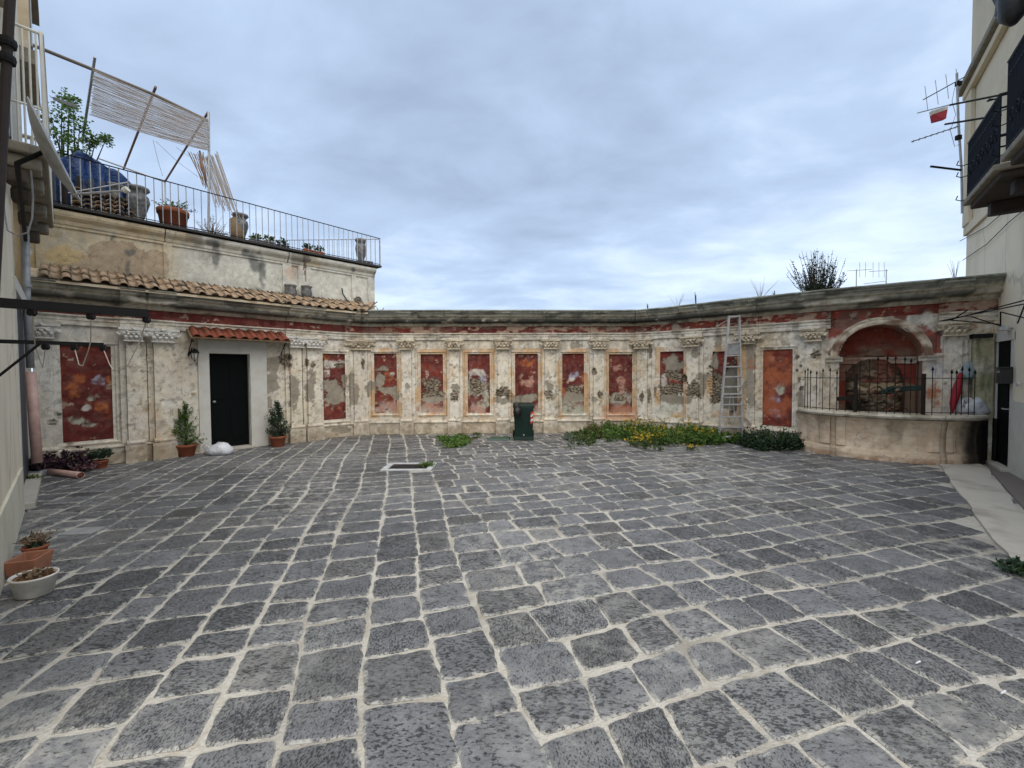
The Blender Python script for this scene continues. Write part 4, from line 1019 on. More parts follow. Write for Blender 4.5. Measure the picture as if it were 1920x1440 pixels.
# old tiled roof over the left cornice
RT = thing('tiled_eave', tuple(pth(1.5, .2, 3.2)), 'row of weathered clay roof tiles along the cornice below the terrace', 'tiled roof')
e0, e1 = sx(75), sx(697); nT = 26
def eave(s_, u, up=0.):               # u 0 at the eave, 1 at the terrace wall
    p = Vector(pth(s_, .42, 3.215)); q = p-Vector((*nrm(s_), 0))*.80; q.z = 3.50
    return p.lerp(q, u)+Vector((0, 0, up))
rb = MB(); vs = []; fs = []
es = np.linspace(e0-.1, e1+.05, 60)
for s_ in es:
    for u_, up_ in ((0, -.06), (0, -.02), (1.1, -.02)): vs.append(tuple(eave(s_, u_, up_)))
for i in range(59):
    for j in range(2): fs.append((i*3+j, (i+1)*3+j, (i+1)*3+j+1, i*3+j+1))
rb.add(vs, fs).build('tile_bed', M_orangeb, RT)
def half_tile(p0, p1, r0, r1, side, upn, conv=1, n=7, th=.014):
    vs = []; fs = []
    for (p, r_) in ((p0, r0), (p1, r1)):
        for rr in (r_, r_-th):
            for j in range(n):
                t = math.pi*j/(n-1); vs.append(tuple(p+side*(math.cos(t)*rr)+upn*(math.sin(t)*rr*.85*conv)))
    for j in range(n-1):
        fs += [(j, j+1, 2*n+j+1, 2*n+j), (n+j+1, n+j, 3*n+j, 3*n+j+1), (j+1, j, n+j, n+j+1), (2*n+j, 2*n+j+1, 3*n+j+1, 3*n+j)]
    return vs, fs
for i in range(nT):
    s_ = e0+(e1-e0)*(i+.5)/nT+rnd.uniform(-.02, .02); sp_ = (e1-e0)/nT
    for (off, conv) in ((0, 1), (.5, -1)):
        sq = s_+off*sp_
        for (u0, u1, up) in ((-.04, .55, .02), (.42, 1.04, .045)):
            jx = rnd.uniform(-.012, .012)
            p0 = eave(sq+jx, u0+rnd.uniform(-.03, .03), up if conv > 0 else up-.0+.06); p1 = eave(sq-jx, u1, up if conv > 0 else up+.06)
            d = (p1-p0).normalized(); side = d.cross(Vector((0, 0, 1))).normalized(); upn = side.cross(d).normalized()
            v_, f_ = half_tile(p0, p1, .074, .058, side, upn, conv)
            o_ = link('roof_tile', v_, f_, M_tile, RT, True)
# terrace railing
RL = thing('terrace_railing', tuple(T0+Tn*.15+Vector((0, 0, 4.69))), 'thin grey metal railing with upright bars along the edge of the left terrace', 'railing')
def rp(t_, z, d=.15): return T0+Td*t_+Tn*d+Vector((0, 0, z))
rA, rB = tpl(47)+.1, tB+.11
pts = []
px_b = 60
import itertools
ts_ = []
t_ = rA
while t_ < rB: ts_.append(t_); t_ += .128
def rtop(t_): return 5.62-.16*(t_-rA)/(rB-rA)
for t_ in ts_:
    b = MB().tube([rp(t_, 4.69), rp(t_, rtop(t_))], .0085, 5); b.build('bar', M_galv, RL)
b = MB().tube([rp(rB, 4.66), rp(rB, rtop(rB)+.01)], .014, 6); b.build('post', M_galv, RL)
MB().bar(rp(rA-.1, rtop(rA)), rp(rB, rtop(rB)), .03, .012).build('top_rail', M_iron, RL)
MB().bar(rp(rA-.1, 4.73), rp(rB, 4.73), .02, .012).build('bottom_rail', M_iron, RL)
cr_ = rp(rB, 0); cr2 = Vector((-7.0, cr_.y+.05, 0))
RL2 = thing('return_railing', (cr_.x-.05, cr_.y, 4.69), 'thin grey railing along the far side of the terrace, behind the urns', 'railing')
n_ = 24
for i in range(1, n_):
    p = cr_.lerp(cr2, i/n_); MB().tube([p+Vector((0, 0, 4.69)), p+Vector((0, 0, 5.44))], .008, 5).build('bar', M_galv, RL2)
MB().bar(cr_+Vector((-.02, 0, 5.445)), cr2+Vector((0, 0, 5.445)), .03, .012).build('top_rail', M_galv, RL2)
# ------------------------------------------------------------------ house at the left edge
M_cream = mat('cream_house_paint', (.82, .73, .57), .88, .09, 2.5, .15, 20, c2=(.72, .63, .48), spec=.2, dirt=((.40, .36, .27), 1.1, .50, .72, .5), cracks=.9, stretch=(1, 1, .45))
LH = thing('left_house', tuple(fl(0)), 'pale yellow house front at the left edge with grey shutter and stone balcony shelf', 'house')
def lbox(s0, s1, d0, d1, z0, z1, name, m, par=LH, bevel=0):
    a, b, c, d = fl(s0, d0), fl(s1, d0), fl(s1, d1), fl(s0, d1)
    return MB().prism([V2(a), V2(b), V2(c), V2(d)], z0, z1).build(name, m, par, bevel=bevel)
sg0 = flt(33); sg1 = flt(48)
lbox(sg0, 1.0, -4.0, 0, 0, 7.6, 'house_wall', M_cream); lbox(1.0, 5.0, -4.0, 0, 0, 5.4, 'house_wall', M_cream); lbox(.98, 5.0, -4.1, .06, 5.4, 5.52, 'roof_slab', M_stonegrey)
lbox(-2.75, sg0+.01, -4.0, -.12, 0, 7.6, 'house_wall', M_cream)
lbox(-2.62, sg0-.03, -.12, -.05, 0, 2.62, 'grey_shutter', M_greyp)
lbox(sg0-.03, sg0+.12, -.12, .012, 0, 2.66, 'white_door_frame', M_white)
lbox(-2.74, -2.62, -.12, .012, 0, 2.66, 'white_door_frame', M_white)
lbox(-2.74, sg0+.12, -.12, .02, 2.66, 2.82, 'lintel', M_white)
lbox(-2.7, sg0, -.1, .10, 0, .07, 'doorstep', M_conc)
lbox(sg0+.15, 5.0, 0, .02, 0, .55, 'worn_plinth', M_plain)
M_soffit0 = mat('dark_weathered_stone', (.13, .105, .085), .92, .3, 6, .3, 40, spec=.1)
lbox(-2.5, .8, 0, .32, 4.05, 4.16, 'balcony_shelf', M_stonegrey, bevel=.02)
for s_ in (-2.3, -1.2, -.1, .62):
    lbox(s_-.12, s_+.12, 0, .27, 3.90, 4.05, 'balcony_corbel', M_stonegrey, bevel=.03)
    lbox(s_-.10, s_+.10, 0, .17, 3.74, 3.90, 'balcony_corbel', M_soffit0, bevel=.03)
lbox(-1.0, .9, -.02, .05, 4.2, 6.6, 'white_door_frame', M_white)
lbox(-.85, .75, .05, .06, 4.2, 6.45, 'balcony_door_pane', M_glass)
# upper projecting storey with a rounded opening
lbox(-2.9, -1.5, 0, .22, 6.15, 6.35, 'upper_soffit', M_stonegrey)
lbox(-3.05, -1.55, -1, .16, 6.35, 7.6, 'upper_wall', M_orangeb)
lbox(-3.1, -1.5, -1, .24, 7.6, 7.8, 'upper_cornice', M_stonegrey)
lbox(-3.0, -1.55, -1, .19, 7.8, 8.4, 'upper_wall', M_stonegrey)
MB().prism([V2(fl(-2.55, .16)), V2(fl(-1.9, .16)), V2(fl(-1.9, .18)), V2(fl(-2.55, .18))], 6.6, 7.35).build('upper_window', M_glass, LH)
# white balcony railing
LR = thing('white_balcony_railing', tuple(fl(-.8, .3, 4.16)), 'white painted railing of the left balcony with rounded corner', 'railing')
zt = 5.45
for i, s_ in enumerate(np.linspace(-2.4, .7, 17)):
    MB().tube([fl(s_, .30, 4.16), fl(s_, .30, zt)], .014, 6).build('bar', M_white, LR)
MB().tube([fl(.7, .30, zt), fl(-2.35, .30, zt), fl(-2.44, .30, zt-.06), fl(-2.48, .30, zt-.18), fl(-2.48, .30, 4.16)], .022, 8).build('handrail', M_white, LR)
MB().tube([fl(.7, .30, 4.62), fl(-2.45, .30, 4.62)], .014, 6).build('rail', M_white, LR)
MB().tube([fl(-2.5, .02, zt-.02), fl(-2.48, .30, zt-.02)], .02, 6).build('rail', M_white, LR)
MB().bar(fl(-.3, .05, 4.16), fl(-.3, .05, 6.4), .07, .07).build('post', M_white, LR)
for e_ in (-2.46, .68):
    for d_ in (.06, .11, .16, .21, .26): MB().tube([fl(e_, d_, 4.16), fl(e_, d_, zt-.02)], .010, 5).build('bar', M_white, LR)
    MB().tube([fl(e_, 0, zt), fl(e_, .30, zt)], .016, 6).build('rail', M_white, LR); MB().tube([fl(e_, 0, 4.62), fl(e_, .30, 4.62)], .012, 6).build('rail', M_white, LR)
lx = thing('clothes_airer', tuple(fl(-1.0, .35, 5.6)), 'thin white wire drying rack hung on the left balcony rail', 'drying rack')
a = fl(-.9, .32, 5.5)
for i in range(7):
    p = a+FLn*.05+Vector((0, 0, .02*i))+FLd*(-.06*i); MB().tube([p, p+FLn*.24-Vector((0, 0, .01))], .004, 4).build('wire', M_galv, lx)
MB().tube([a+FLn*.02, a+FLn*.06-FLd*.38+Vector((0, 0, .14))], .006, 4).build('frame_rod', M_galv, lx)
MB().tube([a+FLn*.27, a+FLn*.30-FLd*.38+Vector((0, 0, .14))], .006, 4).build('frame_rod', M_galv, lx)
# dark pole and brown pipe near the left edge
p0, p1 = at(-14, 560, 3.3), at(22, -60, 3.3)
dp = thing('brown_downpipe', (p0.x, p0.y, 0), 'dark brown pipe running up the corner at the far left edge', 'pipe')
MB().tube([(p0.x, p0.y, p0.z-.1), tuple(p1)], .030, 10).build('pipe', M_brownp, dp)
for yy in (78, 108):
    q = p0.lerp(p1, (560-yy)/620); MB().lathe([(.05, -.03), (.055, 0), (.05, .03)], q, 10).build('bracket', M_iron, dp); MB().bar(q, q-FLn*.5, .02, .02).build('strut', M_iron, dp)
# grey and pink drain pipe in the corner
zj = 1.65+(702-690)/780*6.55
q0 = at(46, 560, 6.45); 
gp0 = gp(72, 884); A_ = at(45, 380, 6.35); B_ = at(57, 690, 6.4); C_ = at(70, 868, 6.35)
dr = thing('corner_drainpipe', (C_.x, C_.y, 0), 'drainpipe in the left corner, grey metal above and pink plastic below', 'drainpipe')
MB().tube([A_, at(50, 560, 6.4), B_], .046, 14).build('metal_pipe', M_galv, dr, True)
MB().tube([B_-Vector((0, 0, .06)), C_], .062, 14).build('plastic_pipe', M_pvc, dr, True)
for zq in (3.9, 3.0):
    t_ = (A_.z-zq)/(A_.z-B_.z); q = A_.lerp(B_, t_); MB().lathe([(.05, -.02), (.052, 0), (.05, .02)], q, 12).build('pipe_clip', M_galv, dr)
# satellite dish seen edge-on
_dA, _dB = at(57, 206, 4.3), at(138, 364, 4.3); ce = (_dA+_dB)/2; _vd = ray(97, 286).normalized(); _dl = (_dB-_dA); DR = _dl.length/2/.465; _dl.normalize(); ax = _vd.cross(_dl).normalized(); ax = ax if ax.x > 0 else -ax; ax = (ax-_vd*.02).normalized(); rot = ax.to_track_quat('Z', 'Y').to_matrix()
ds = thing('satellite_dish', tuple(ce), 'grey satellite dish seen nearly edge-on by the left balcony', 'satellite dish')
prof = [(0, -.075), (.12, -.07), (.25, -.05), (.36, -.02), (.46, .02), (.465, .03), (.455, .03), (.36, -.008), (.25, -.036), (.12, -.056), (0, -.06)]
MB().lathe([(a_*DR, b_*DR) for a_, b_ in prof], ce, 40, rot=rot).build('dish', M_galv, ds, True)
low = _dB.copy()
MB().tube([low-ax*.02, low+_r*.42+_u*.08+_f*.1], .012, 6).build('feed_arm', M_galv, ds)
MB().tube([low+_r*.42+_u*.08+_f*.1, low+_r*.46+_u*.10+_f*.1], .03, 8).build('receiver', M_white, ds)
MB().tube([ce-ax*.07, ce-ax*.25-_u*.1, fl(flt(60), .0, ce.z-.25)], .022, 8).build('mount', M_iron, ds)
# cable loop under the balcony
lp = [at(x_, y_, 4.4) for x_, y_ in ((2, 330), (6, 380), (14, 432), (32, 442), (52, 436), (60, 410), (62, 370), (58, 320))]
cb = thing('hanging_cable', tuple(lp[4]), 'grey cable hanging in a loop under the left balcony', 'cable'); MB().tube(lp, .008, 5).build('cable', M_galv, cb)

# clothesline brackets with pulleys and slack rope
def bracket(s_, L_, z, th, pxs, name, lab, strut):
    a = fl(s_, 0, z); b = fl(s_, L_, z); o_ = thing(name, tuple(a), lab, 'clothesline bracket'); out_ = []
    MB().bar(a-FLn*.05, b, th*.7, th).build('beam', M_iron, o_)
    for px in pxs:
        r_ = ray(px, 640); k_ = r_.x/r_.y; u_ = (k_*a.y-a.x)/(FLn.x-k_*FLn.y); q = a+FLn*u_-Vector((0, 0, th*.5+.022))
        MB().lathe([(.010, -.02), (.028, -.014), (.018, 0), (.028, .014), (.01, .02)], q, 10, rot=Matrix.Rotation(R(90), 3, 'X')).build('pulley', M_iron, o_); out_.append(q)
        MB().box(q+Vector((0, 0, .012)), (.05, .012, .05)).build('pulley_housing', M_brownp, o_)
    if strut: MB().tube([a+FLn*(L_*.38), fl(s_+.02, -.0, z-.30)], .012, 6).build('strut', M_iron, o_)
    return out_
P1 = bracket(3.0, .895, 2.17, .068, (62, 172, 276), 'clothesline_bracket', 'thick black clothesline arm reaching from the left house, upper of the two', False)
P2 = bracket(2.05, .655, 1.94, .034, (85, 139, 193), 'clothesline_bracket', 'thin black clothesline arm with a strut, lower of the two at left', True)
gr_ = 'slack ropes of the clothesline'
def rope(pts, lab):
    o_ = MB().tube(pts, .0045, 5).build('clothesline_rope', M_rope); tag(o_, lab, 'rope')
rope([P1[0], at(66, 650, 3.8), at(80, 690, 3.95), P2[0]], 'slack pale rope between the black arms, nearest the house of the three')
rope([P1[1], at(170, 640, 3.7), at(166, 656, 3.75), at(155, 686, 3.85), at(148, 684, 3.88), at(145, 672, 3.9), P2[1]], 'slack pale rope in a sharp loop before the big red panel, middle of three')
rope([P1[2], at(262, 640, 3.75), at(240, 685, 3.8), at(225, 695, 3.9), at(212, 694, 4.0), at(205, 682, 4.05), P2[2]], 'slack pale rope hanging in a wide loop by the twin pilasters, outermost of the three')

# ------------------------------------------------------------------ doorway in the left bay
DW = thing('front_door', tuple(pth((sD0+sD1)/2, -.15, 0)), 'dark green door in a deep white surround under the red tiled canopy', 'door')
def wbox(s0, s1, d0, d1, z0, z1, name, m, par, bevel=0):
    q = [V2(pth(s_, d_)) for s_, d_ in ((s0, d0), (s1, d0), (s1, d1), (s0, d1))]
    return MB().prism(q, z0, z1).build(name, m, par, bevel=bevel)
sW0, sW1 = sx(371), sx(499)
wbox(sW0, sD0, -.28, .05, 0, 2.36, 'white_surround', M_white, DW)
wbox(sD1, sW1, -.28, .05, 0, 2.36, 'white_surround', M_white, DW)
wbox(sD0, sD1, -.28, .05, zD, 2.36, 'white_surround', M_white, DW)
lf = wbox(sD0, sD1, -.20, -.15, .05, zD, 'door_leaf', M_door, DW)
for z0, z1 in ((.25, .95), (1.10, 1.90)):
    for u0, u1 in ((.08, .46), (.54, .92)):
        wbox(sD0+(sD1-sD0)*u0, sD0+(sD1-sD0)*u1, -.15, -.135, z0, z1, 'door_panel', M_door, lf)
MB().lathe([(.02, 0), (.028, .02), (.02, .045), (0, .05)], pth(sD0+.12, -.13, 1.05), 10, rot=Matrix.Rotation(R(90), 3, 'X')).build('knob', M_alu, lf)
wbox(sD0-.02, sD1+.06, -.2, .14, 0, .05, 'doorstep', M_conc, DW, .01)
# canopy of red tiles on iron brackets
CN = thing('door_canopy', tuple(pth((sx(345)+sx(535))/2, .3, 2.5)), 'small canopy of bright red clay tiles on iron brackets over the green door', 'canopy')
c0_, c1_ = sx(350), sx(534)
def can(s_, u, up=0): 
    p = Vector(pth(s_, .02+.44*(1-u), 2.36+.20*u)); return p+Vector((0, 0, up))
nC = 9
for i in range(nC):
    s_ = c0_+(c1_-c0_)*(i+.5)/nC; spc = (c1_-c0_)/nC
    for off, cv in ((0, 1), (.5, -1)):
        if cv < 0 and i == nC-1: continue
        p0 = can(s_+off*spc, -.06, .03+(0 if cv > 0 else .05)+rnd.uniform(-.004, .004)); p1 = can(s_+off*spc, 1., .03+(0 if cv > 0 else .05)); d = (p1-p0).normalized(); side = d.cross(Vector((0, 0, 1))).normalized(); upn = side.cross(d)
        v_, f_ = half_tile(p0, p1, spc*.33, spc*.29, side, upn, cv); link('roof_tile', v_, f_, M_tilered, CN, True)
vs = []; fs = []
for i, s_ in enumerate((c0_, c1_)):
    for u_, up in ((-.02, -.01), (1, -.01), (1, .015), (-.02, .015)): vs.append(tuple(can(s_, u_, up)))
MB().add(vs, [(0, 1, 2, 3), (7, 6, 5, 4), (0, 4, 5, 1), (1, 5, 6, 2), (2, 6, 7, 3), (3, 7, 4, 0)]).build('canopy_board', M_wood, CN)
for px in (353, 524):
    s_ = sx(px); br = MB().tube([can(s_, .0, -.03), Vector(pth(s_, .02, 2.02))], .010, 6).build('bracket', M_iron, CN)
    MB().tube([can(s_, .0, -.03), Vector(pth(s_+.1, .02, 2.30))], .010, 6).build('brace', M_iron, br)
    MB().tube([Vector(pth(s_, .14, 2.14)), Vector(pth(s_, .20, 2.08)), Vector(pth(s_, .14, 2.02)), Vector(pth(s_, .05, 2.0))], .008, 6).build('curl', M_iron, br)
# wall lantern
lp_ = Vector(pth(sx(362), .20, 2.02)); LT = thing('wall_lantern', tuple(lp_), 'black iron wall lantern left of the green door under the tiles', 'lantern')
MB().lathe([(.02, .13), (.06, .10), (.085, .05), (.075, .045)], lp_, 8).build('hood', M_iron, LT)
gl = MB().lathe([(.068, .045), (.05, -.06), (.03, -.09)], lp_, 8).build('glass', M_lamp, LT)
for k in range(6):
    t = k*math.pi/3; MB().tube([lp_+Vector((.072*math.cos(t), .072*math.sin(t), .05)), lp_+Vector((.052*math.cos(t), .052*math.sin(t), -.06)), lp_+Vector((.0, .0, -.11))], .006, 5).build('cage_bar', M_iron, LT)
MB().tube([lp_+Vector((0, 0, .13)), Vector(pth(sx(359), .10, 2.18)), Vector(pth(sx(357), .0, 2.05))], .010, 6).build('arm', M_iron, LT)
# house number plate, oval
pn = Vector(pth(sx(361), .02, 1.24)); MB_ = MB().lathe([(.0, .012), (.05, .01), (.055, 0)], pn, 16, sx=1.3, sy=.5, rot=Matrix.Rotation(R(90), 3, 'X'))
tag(MB_.build('oval_plate', M_orangeb), 'small oval plaque on the wall left of the door', 'plaque')

# ------------------------------------------------------------------ house at the right edge
RH = thing('right_house', tuple(fr(-1)), 'tall cream house at the right edge with a black door and two iron balconies', 'house')
tF = frt(1806)
M_upper = mat('pale_ochre_render', (.66, .58, .44), .9, .08, 1.2, .08, 25, c2=(.50, .43, .31), spec=.2)
def rbox(t0, t1, d0, d1, z0, z1, name, m, par=RH, bevel=0):
    q = [V2(fr(t_, d_)) for t_, d_ in ((t0, d0), (t1, d0), (t1, d1), (t0, d1))]
    return MB().prism(q, z0, z1).build(name, m, par, bevel=bevel)
tD0, tD1 = frt(1871), frt(1897)
zDr = 2.12
rbox(tD0, tF, -5, 0, 0, 4.55, 'house_wall', M_cream); rbox(tD0, tF, -5, 0, 4.55, 10.2, 'house_wall', M_upper)
rbox(-2.6, tD1, -5, 0, 0, 4.55, 'house_wall', M_cream); rbox(-2.6, tD1, -5, 0, 4.55, 10.2, 'house_wall', M_upper); rbox(-7.0, -2.6, -5, 0, 0, 7.2, 'house_wall', M_cream)
rbox(tD1, tD0, -5, 0, zDr, 4.55, 'house_wall', M_cream); rbox(tD1, tD0, -5, 0, 4.55, 10.2, 'house_wall', M_upper)
rbox(-7.0, tF+.02, 0, .05, 4.5, 4.68, 'string_course', M_upper, bevel=.01)
rbox(tF-.42, tF+.02, 0, .07, 4.68, 7.5, 'corner_quoin', M_upper, bevel=.01)
rbox(tF-2.4, tF+.20, 0, .18, 7.55, 7.68, 'cornice', M_stonegrey, bevel=.02)
rbox(tF-2.4, tF+.10, 0, .10, 7.40, 7.55, 'cornice', M_upper, bevel=.02)
rbox(-2.6, tF-.35, 0, .28, 9.3, 9.5, 'cornice', M_stonegrey, bevel=.02)
rbox(-7.0, tD1-.17, 0, .035, 0, 1.15, 'white_dado', M_white)
rbox(tD0, tD0+.08, -.1, .02, 0, zDr+.12, 'white_door_frame', M_white)
rbox(tD1-.14, tD1, -.1, .015, 0, zDr+.12, 'white_door_frame', M_white)
rbox(tD1-.14, tD0+.14, -.1, .035, zDr, zDr+.16, 'white_door_frame', M_white)
dl = rbox(tD1, tD0, -.06, -.005, .02, zDr, 'door_leaf', M_door)
for z0, z1 in ((.2, .9), (1.05, 1.95)): rbox(tD1+.1, tD0-.1, -.005, .005, z0, z1, 'door_panel', M_door, dl)
MB().tube([fr(tD1+.1, -.01, 1.0), fr(tD1+.1, .04, 1.0), fr(tD1+.22, .04, 1.0)], .012, 6).build('handle', M_alu, dl)
rbox(tD1-.16, tD0+.14, -.1, .13, 0, .06, 'doorstep', M_conc, bevel=.01)
# tall glass doors behind the balconies
for (a, b) in ((-3.55, -2.55), (-1.75, -.75)):
    f_ = rbox(a, b, 0, .04, 4.2, 6.6, 'balcony_door_frame', M_white); rbox(a+.07, b-.07, .04, .05, 4.3, 6.5, 'pane', M_glass, f_)
# balconies
M_soffit = mat('dark_soffit', (.075, .062, .055), .9, .3, 5, .2, 40, spec=.1)  # dark brown for the mouldings under the balcony slabs
def balcony(ta, tb, pr_, zt_, lab, px):
    o_ = thing('iron_balcony', tuple(fr((ta+tb)/2, pr_/2, 4.0)), lab, 'balcony', 'iron balconies of the right house')
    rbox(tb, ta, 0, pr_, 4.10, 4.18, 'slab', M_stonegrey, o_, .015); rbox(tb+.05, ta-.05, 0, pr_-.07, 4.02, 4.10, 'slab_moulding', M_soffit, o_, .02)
    for t_ in (tb+.25, ta-.25):
        rbox(t_-.08, t_+.08, 0, pr_*.72, 3.84, 4.02, 'corbel', M_brownp, o_, .02)
    d_ = pr_-.05
    n_ = int((ta-tb)/.075)
    for i in range(n_+1):
        t_ = tb+.03+(ta-tb-.06)*i/n_; MB().tube([fr(t_, d_, 4.18), fr(t_, d_, zt_)], .014, 5).build('bar', M_navy, o_)
    for e_ in (ta-.03, tb+.03):
        for k in range(1, 5): MB().tube([fr(e_, d_*k/5, 4.18), fr(e_, d_*k/5, zt_)], .012, 5).build('bar', M_navy, o_)
    for z_ in (4.26, zt_-.16, zt_):
        MB().tube([fr(tb+.03, 0, z_), fr(tb+.03, d_, z_), fr(ta-.03, d_, z_), fr(ta-.03, 0, z_)], .014 if z_ < zt_ else .022, 6).build('rail', M_navy, o_)
    # scrolled panels fixed low on the rails
    for i in range(int((ta-tb)/.19)):
        t_ = tb+.1+.19*i; pts = [fr(t_+.07*math.cos(q)*(1-q/12), d_+.012, 4.56+.09*math.sin(q)*(1-q/12)) for q in np.linspace(0, 9, 20)]
        MB().tube(pts, .010, 4).build('scroll', M_navy, o_)
        MB().box(fr(t_, d_+.0, 4.42), (.02, .02, .10)).build('boss', M_navy, o_)
    for k, z_ in enumerate((4.2, 4.55, 4.72)):
        e_ = ta-.03; pts = [fr(e_+.02, d_, z_)+FRn*.0, fr(e_+.06, d_+.06, z_), fr(e_+.03, d_+.12, z_+.02), fr(e_-.02, d_+.11, z_+.06)]
        MB().tube(pts, .007, 5).build('curl', M_navy, o_)
    return o_
balcony(frt(1800, .76), frt(1856, .76), .78, 5.02, 'iron balcony of the right house beside the antenna mast, farther of the two', 0)
balcony(frt(1868, .76), frt(1868, .76)-2.2, .78, 5.25, 'iron balcony cut by the right edge, nearer of the two', 0)
# dark bundle hanging from above
bp = at(1893, 20, 5.0); m = MB(); 
for i in range(5):
    a = at(1905-i*5, -60, 5.0+.05*i); b = at(1890+rnd.uniform(-8, 14), 45-i*9, 5.0+.05*i)
    m.tube([a, a.lerp(b, .5)+Vector((rnd.uniform(-.05, .05), 0, 0)), a.lerp(b, .85), b], [.12, .13, .11, .03], 8)
rb_ = m.jit(.03, 5).build('rolled_awning', M_black, smooth=True); tag(rb_, 'black rolled cloth hanging high at the top right corner', 'awning')
# cables along the facade
for k, (pts, lab) in enumerate((([(1800, 452), (1850, 425), (1885, 395), (1930, 360)], 'thin dark cable sagging under the right balconies, upper one'), ([(1805, 488), (1850, 458), (1890, 418), (1930, 385)], 'thin dark cable sagging under the right balconies, lower one'))):
    P_ = [on(x_, y_, fr(0, .04), FRd) for x_, y_ in pts]; tag(MB().tube(P_, .007, 5).build('cable', M_brownp), lab, 'cable')
# mailbox, flood lamp
q = fr(tD1-.07, .10, 1.58); mbx = thing('mailbox', tuple(q), 'black mailbox on the white frame of the right-hand door', 'mailbox')
rbox(tD1-.17, tD1+.04, .03, .16, 1.42, 1.66, 'box', M_mail, mbx, .008); rbox(tD1-.18, tD1+.05, .03, .18, 1.66, 1.69, 'lid', M_mail, mbx, .004); rbox(tD1-.12, tD1-.01, .16, .164, 1.60, 1.62, 'slot', M_alu, mbx)
q = fr(tD1-.1, .12, 2.32); fl_ = thing('flood_lamp', tuple(q), 'small grey flood lamp above the right-hand door', 'lamp')
rbox(tD1-.10, tD1+.06, .06, .16, 2.27, 2.36, 'lamp_body', M_alu, fl_, .01); MB().tube([fr(tD1-.02, 0, 2.30), fr(tD1-.02, .07, 2.31)], .015, 6).build('bracket', M_galv, fl_)
q = fr(tD1-.45, .03, 1.42); tag(MB().lathe([(.0, .03), (.03, .025), (.035, 0)], q, 12, rot=FRn.to_track_quat('Z', 'Y').to_matrix()).build('doorbell', M_alu), 'round metal doorbell on the cream wall at the right edge', 'doorbell')
# bare awning frame of thin steel
AF = thing('awning_frame', tuple(fr(tD0, .4, 2.5)), 'bare thin steel awning frame projecting over the right-hand door', 'awning frame')
def pf_(px, py, Y): return at(px, py, Y)
for a, b in (((1762, 602, 6.35), (1920, 570, 5.6)), ((1780, 600, 6.35), (1925, 562, 5.5)), ((1780, 600, 6.35), (1875, 608, 6.6)), ((1762, 602, 6.35), (1782, 600, 6.35)), ((1822, 594, 6.1), (1876, 611, 6.7)), ((1876, 585, 6.6), (1876, 612, 6.7)), ((1876, 585, 6.6), (1925, 597, 6.0)), ((1922, 570, 5.6), (1908, 606, 6.2)), ((1785, 600, 6.35), (1815, 581, 6.2))):
    MB().tube([pf_(*a), pf_(*b)], .009, 6).build('rod', M_iron, AF)
# antenna mast at the corner of the far balcony
am = thing('antenna_mast', tuple(at(1803, 320, 6.9)), 'thin metal mast with three television aerials beside the right balcony', 'antenna')
YM = 6.95
MB().tube([at(1804, 400, YM), at(1803, 320, YM), at(1797, 230, YM), at(1794, 137, YM)], .016, 8).build('mast', M_galv, am)
def yagi(a, b, n_, L0, up, name='aerial'):
    A_, B_ = at(*a), at(*b); bm = MB().tube([A_, B_], .008, 5).build('aerial_boom', M_brownp, am)
    for i in range(n_):
        p = A_.lerp(B_, (i+.3)/n_); MB().tube([p-up*L0, p+up*L0], .005, 4).build('element', M_galv, bm)
yagi((1731, 187, YM), (1809, 144, YM+.05), 4, .20, (_u+_r*-.12).normalized())
yagi((1709, 266, YM), (1800, 236, YM), 8, .05, (_r*.6+_f*.8).normalized())
MB().tube([at(1745, 312, YM), at(1803, 319, YM)], .016, 6).build('bracket_arm', M_iron, am)
for y_ in (157, 258): MB().box(at(1797, y_, YM), (.07, .05, .07)).build('clamp', M_iron, am)
MB().tube([at(1790, 165, YM), at(1785, 190, YM), at(1792, 215, YM), at(1782, 245, YM), at(1790, 275, YM), at(1800, 270, YM)], .004, 4).build('coax', M_black, am)
# clothes poles reaching out from the near balcony, a small cloth on the first
for (a, b, lab) in (((1877, 178, 5.6), (1781, 197, 6.3), 'black clothes pole reaching left from the near right balcony, upper one'), ((1877, 216, 5.6), (1772, 233, 6.3), 'black clothes pole reaching left from the near right balcony, lower one')):
    o_ = thing('clothes_pole', tuple(at(*a)), lab, 'pole'); MB().tube([at(*a), at(*b)], .014, 6).build('pole', M_iron, o_)
    MB().tube([at(a[0]-4, a[1]+8, a[2]), at(a[0]-22, a[1]+8, a[2]+.1), at(a[0]-26, a[1]+12, a[2]+.1), at(a[0]-6, a[1]+6, a[2])], .010, 5).build('stay', M_iron, o_)
p = MB(); TL, TR, BR, BL_ = at(1748, 207, 6.5), at(1778, 199, 6.4), at(1774, 222, 6.4), at(1752, 228, 6.5)
tk = Vector((0, .05, 0))
bk = thing('peg_basket', tuple(BL_), 'small red and white peg basket hung beside the antenna mast', 'basket')
w1, w2 = TL.lerp(BL_, .35), TR.lerp(BR, .25)
MB().add([TL, TR, w2, w1, TL+tk, TR+tk, w2+tk, w1+tk], [(0, 1, 2, 3), (7, 6, 5, 4), (0, 4, 5, 1), (1, 5, 6, 2), (3, 2, 6, 7), (0, 3, 7, 4)]).build('white_top', M_white, bk)
MB().add([w1, w2, BR, BL_, w1+tk, w2+tk, BR+tk, BL_+tk], [(0, 1, 2, 3), (7, 6, 5, 4), (0, 4, 5, 1), (1, 5, 6, 2), (3, 2, 6, 7), (0, 3, 7, 4)]).build('red_body', M_redcloth, bk)
MB().tube([at(1720, 212, 6.5), at(1783, 196, 6.4)], .008, 5).build('hanging_rod', M_galv, bk)
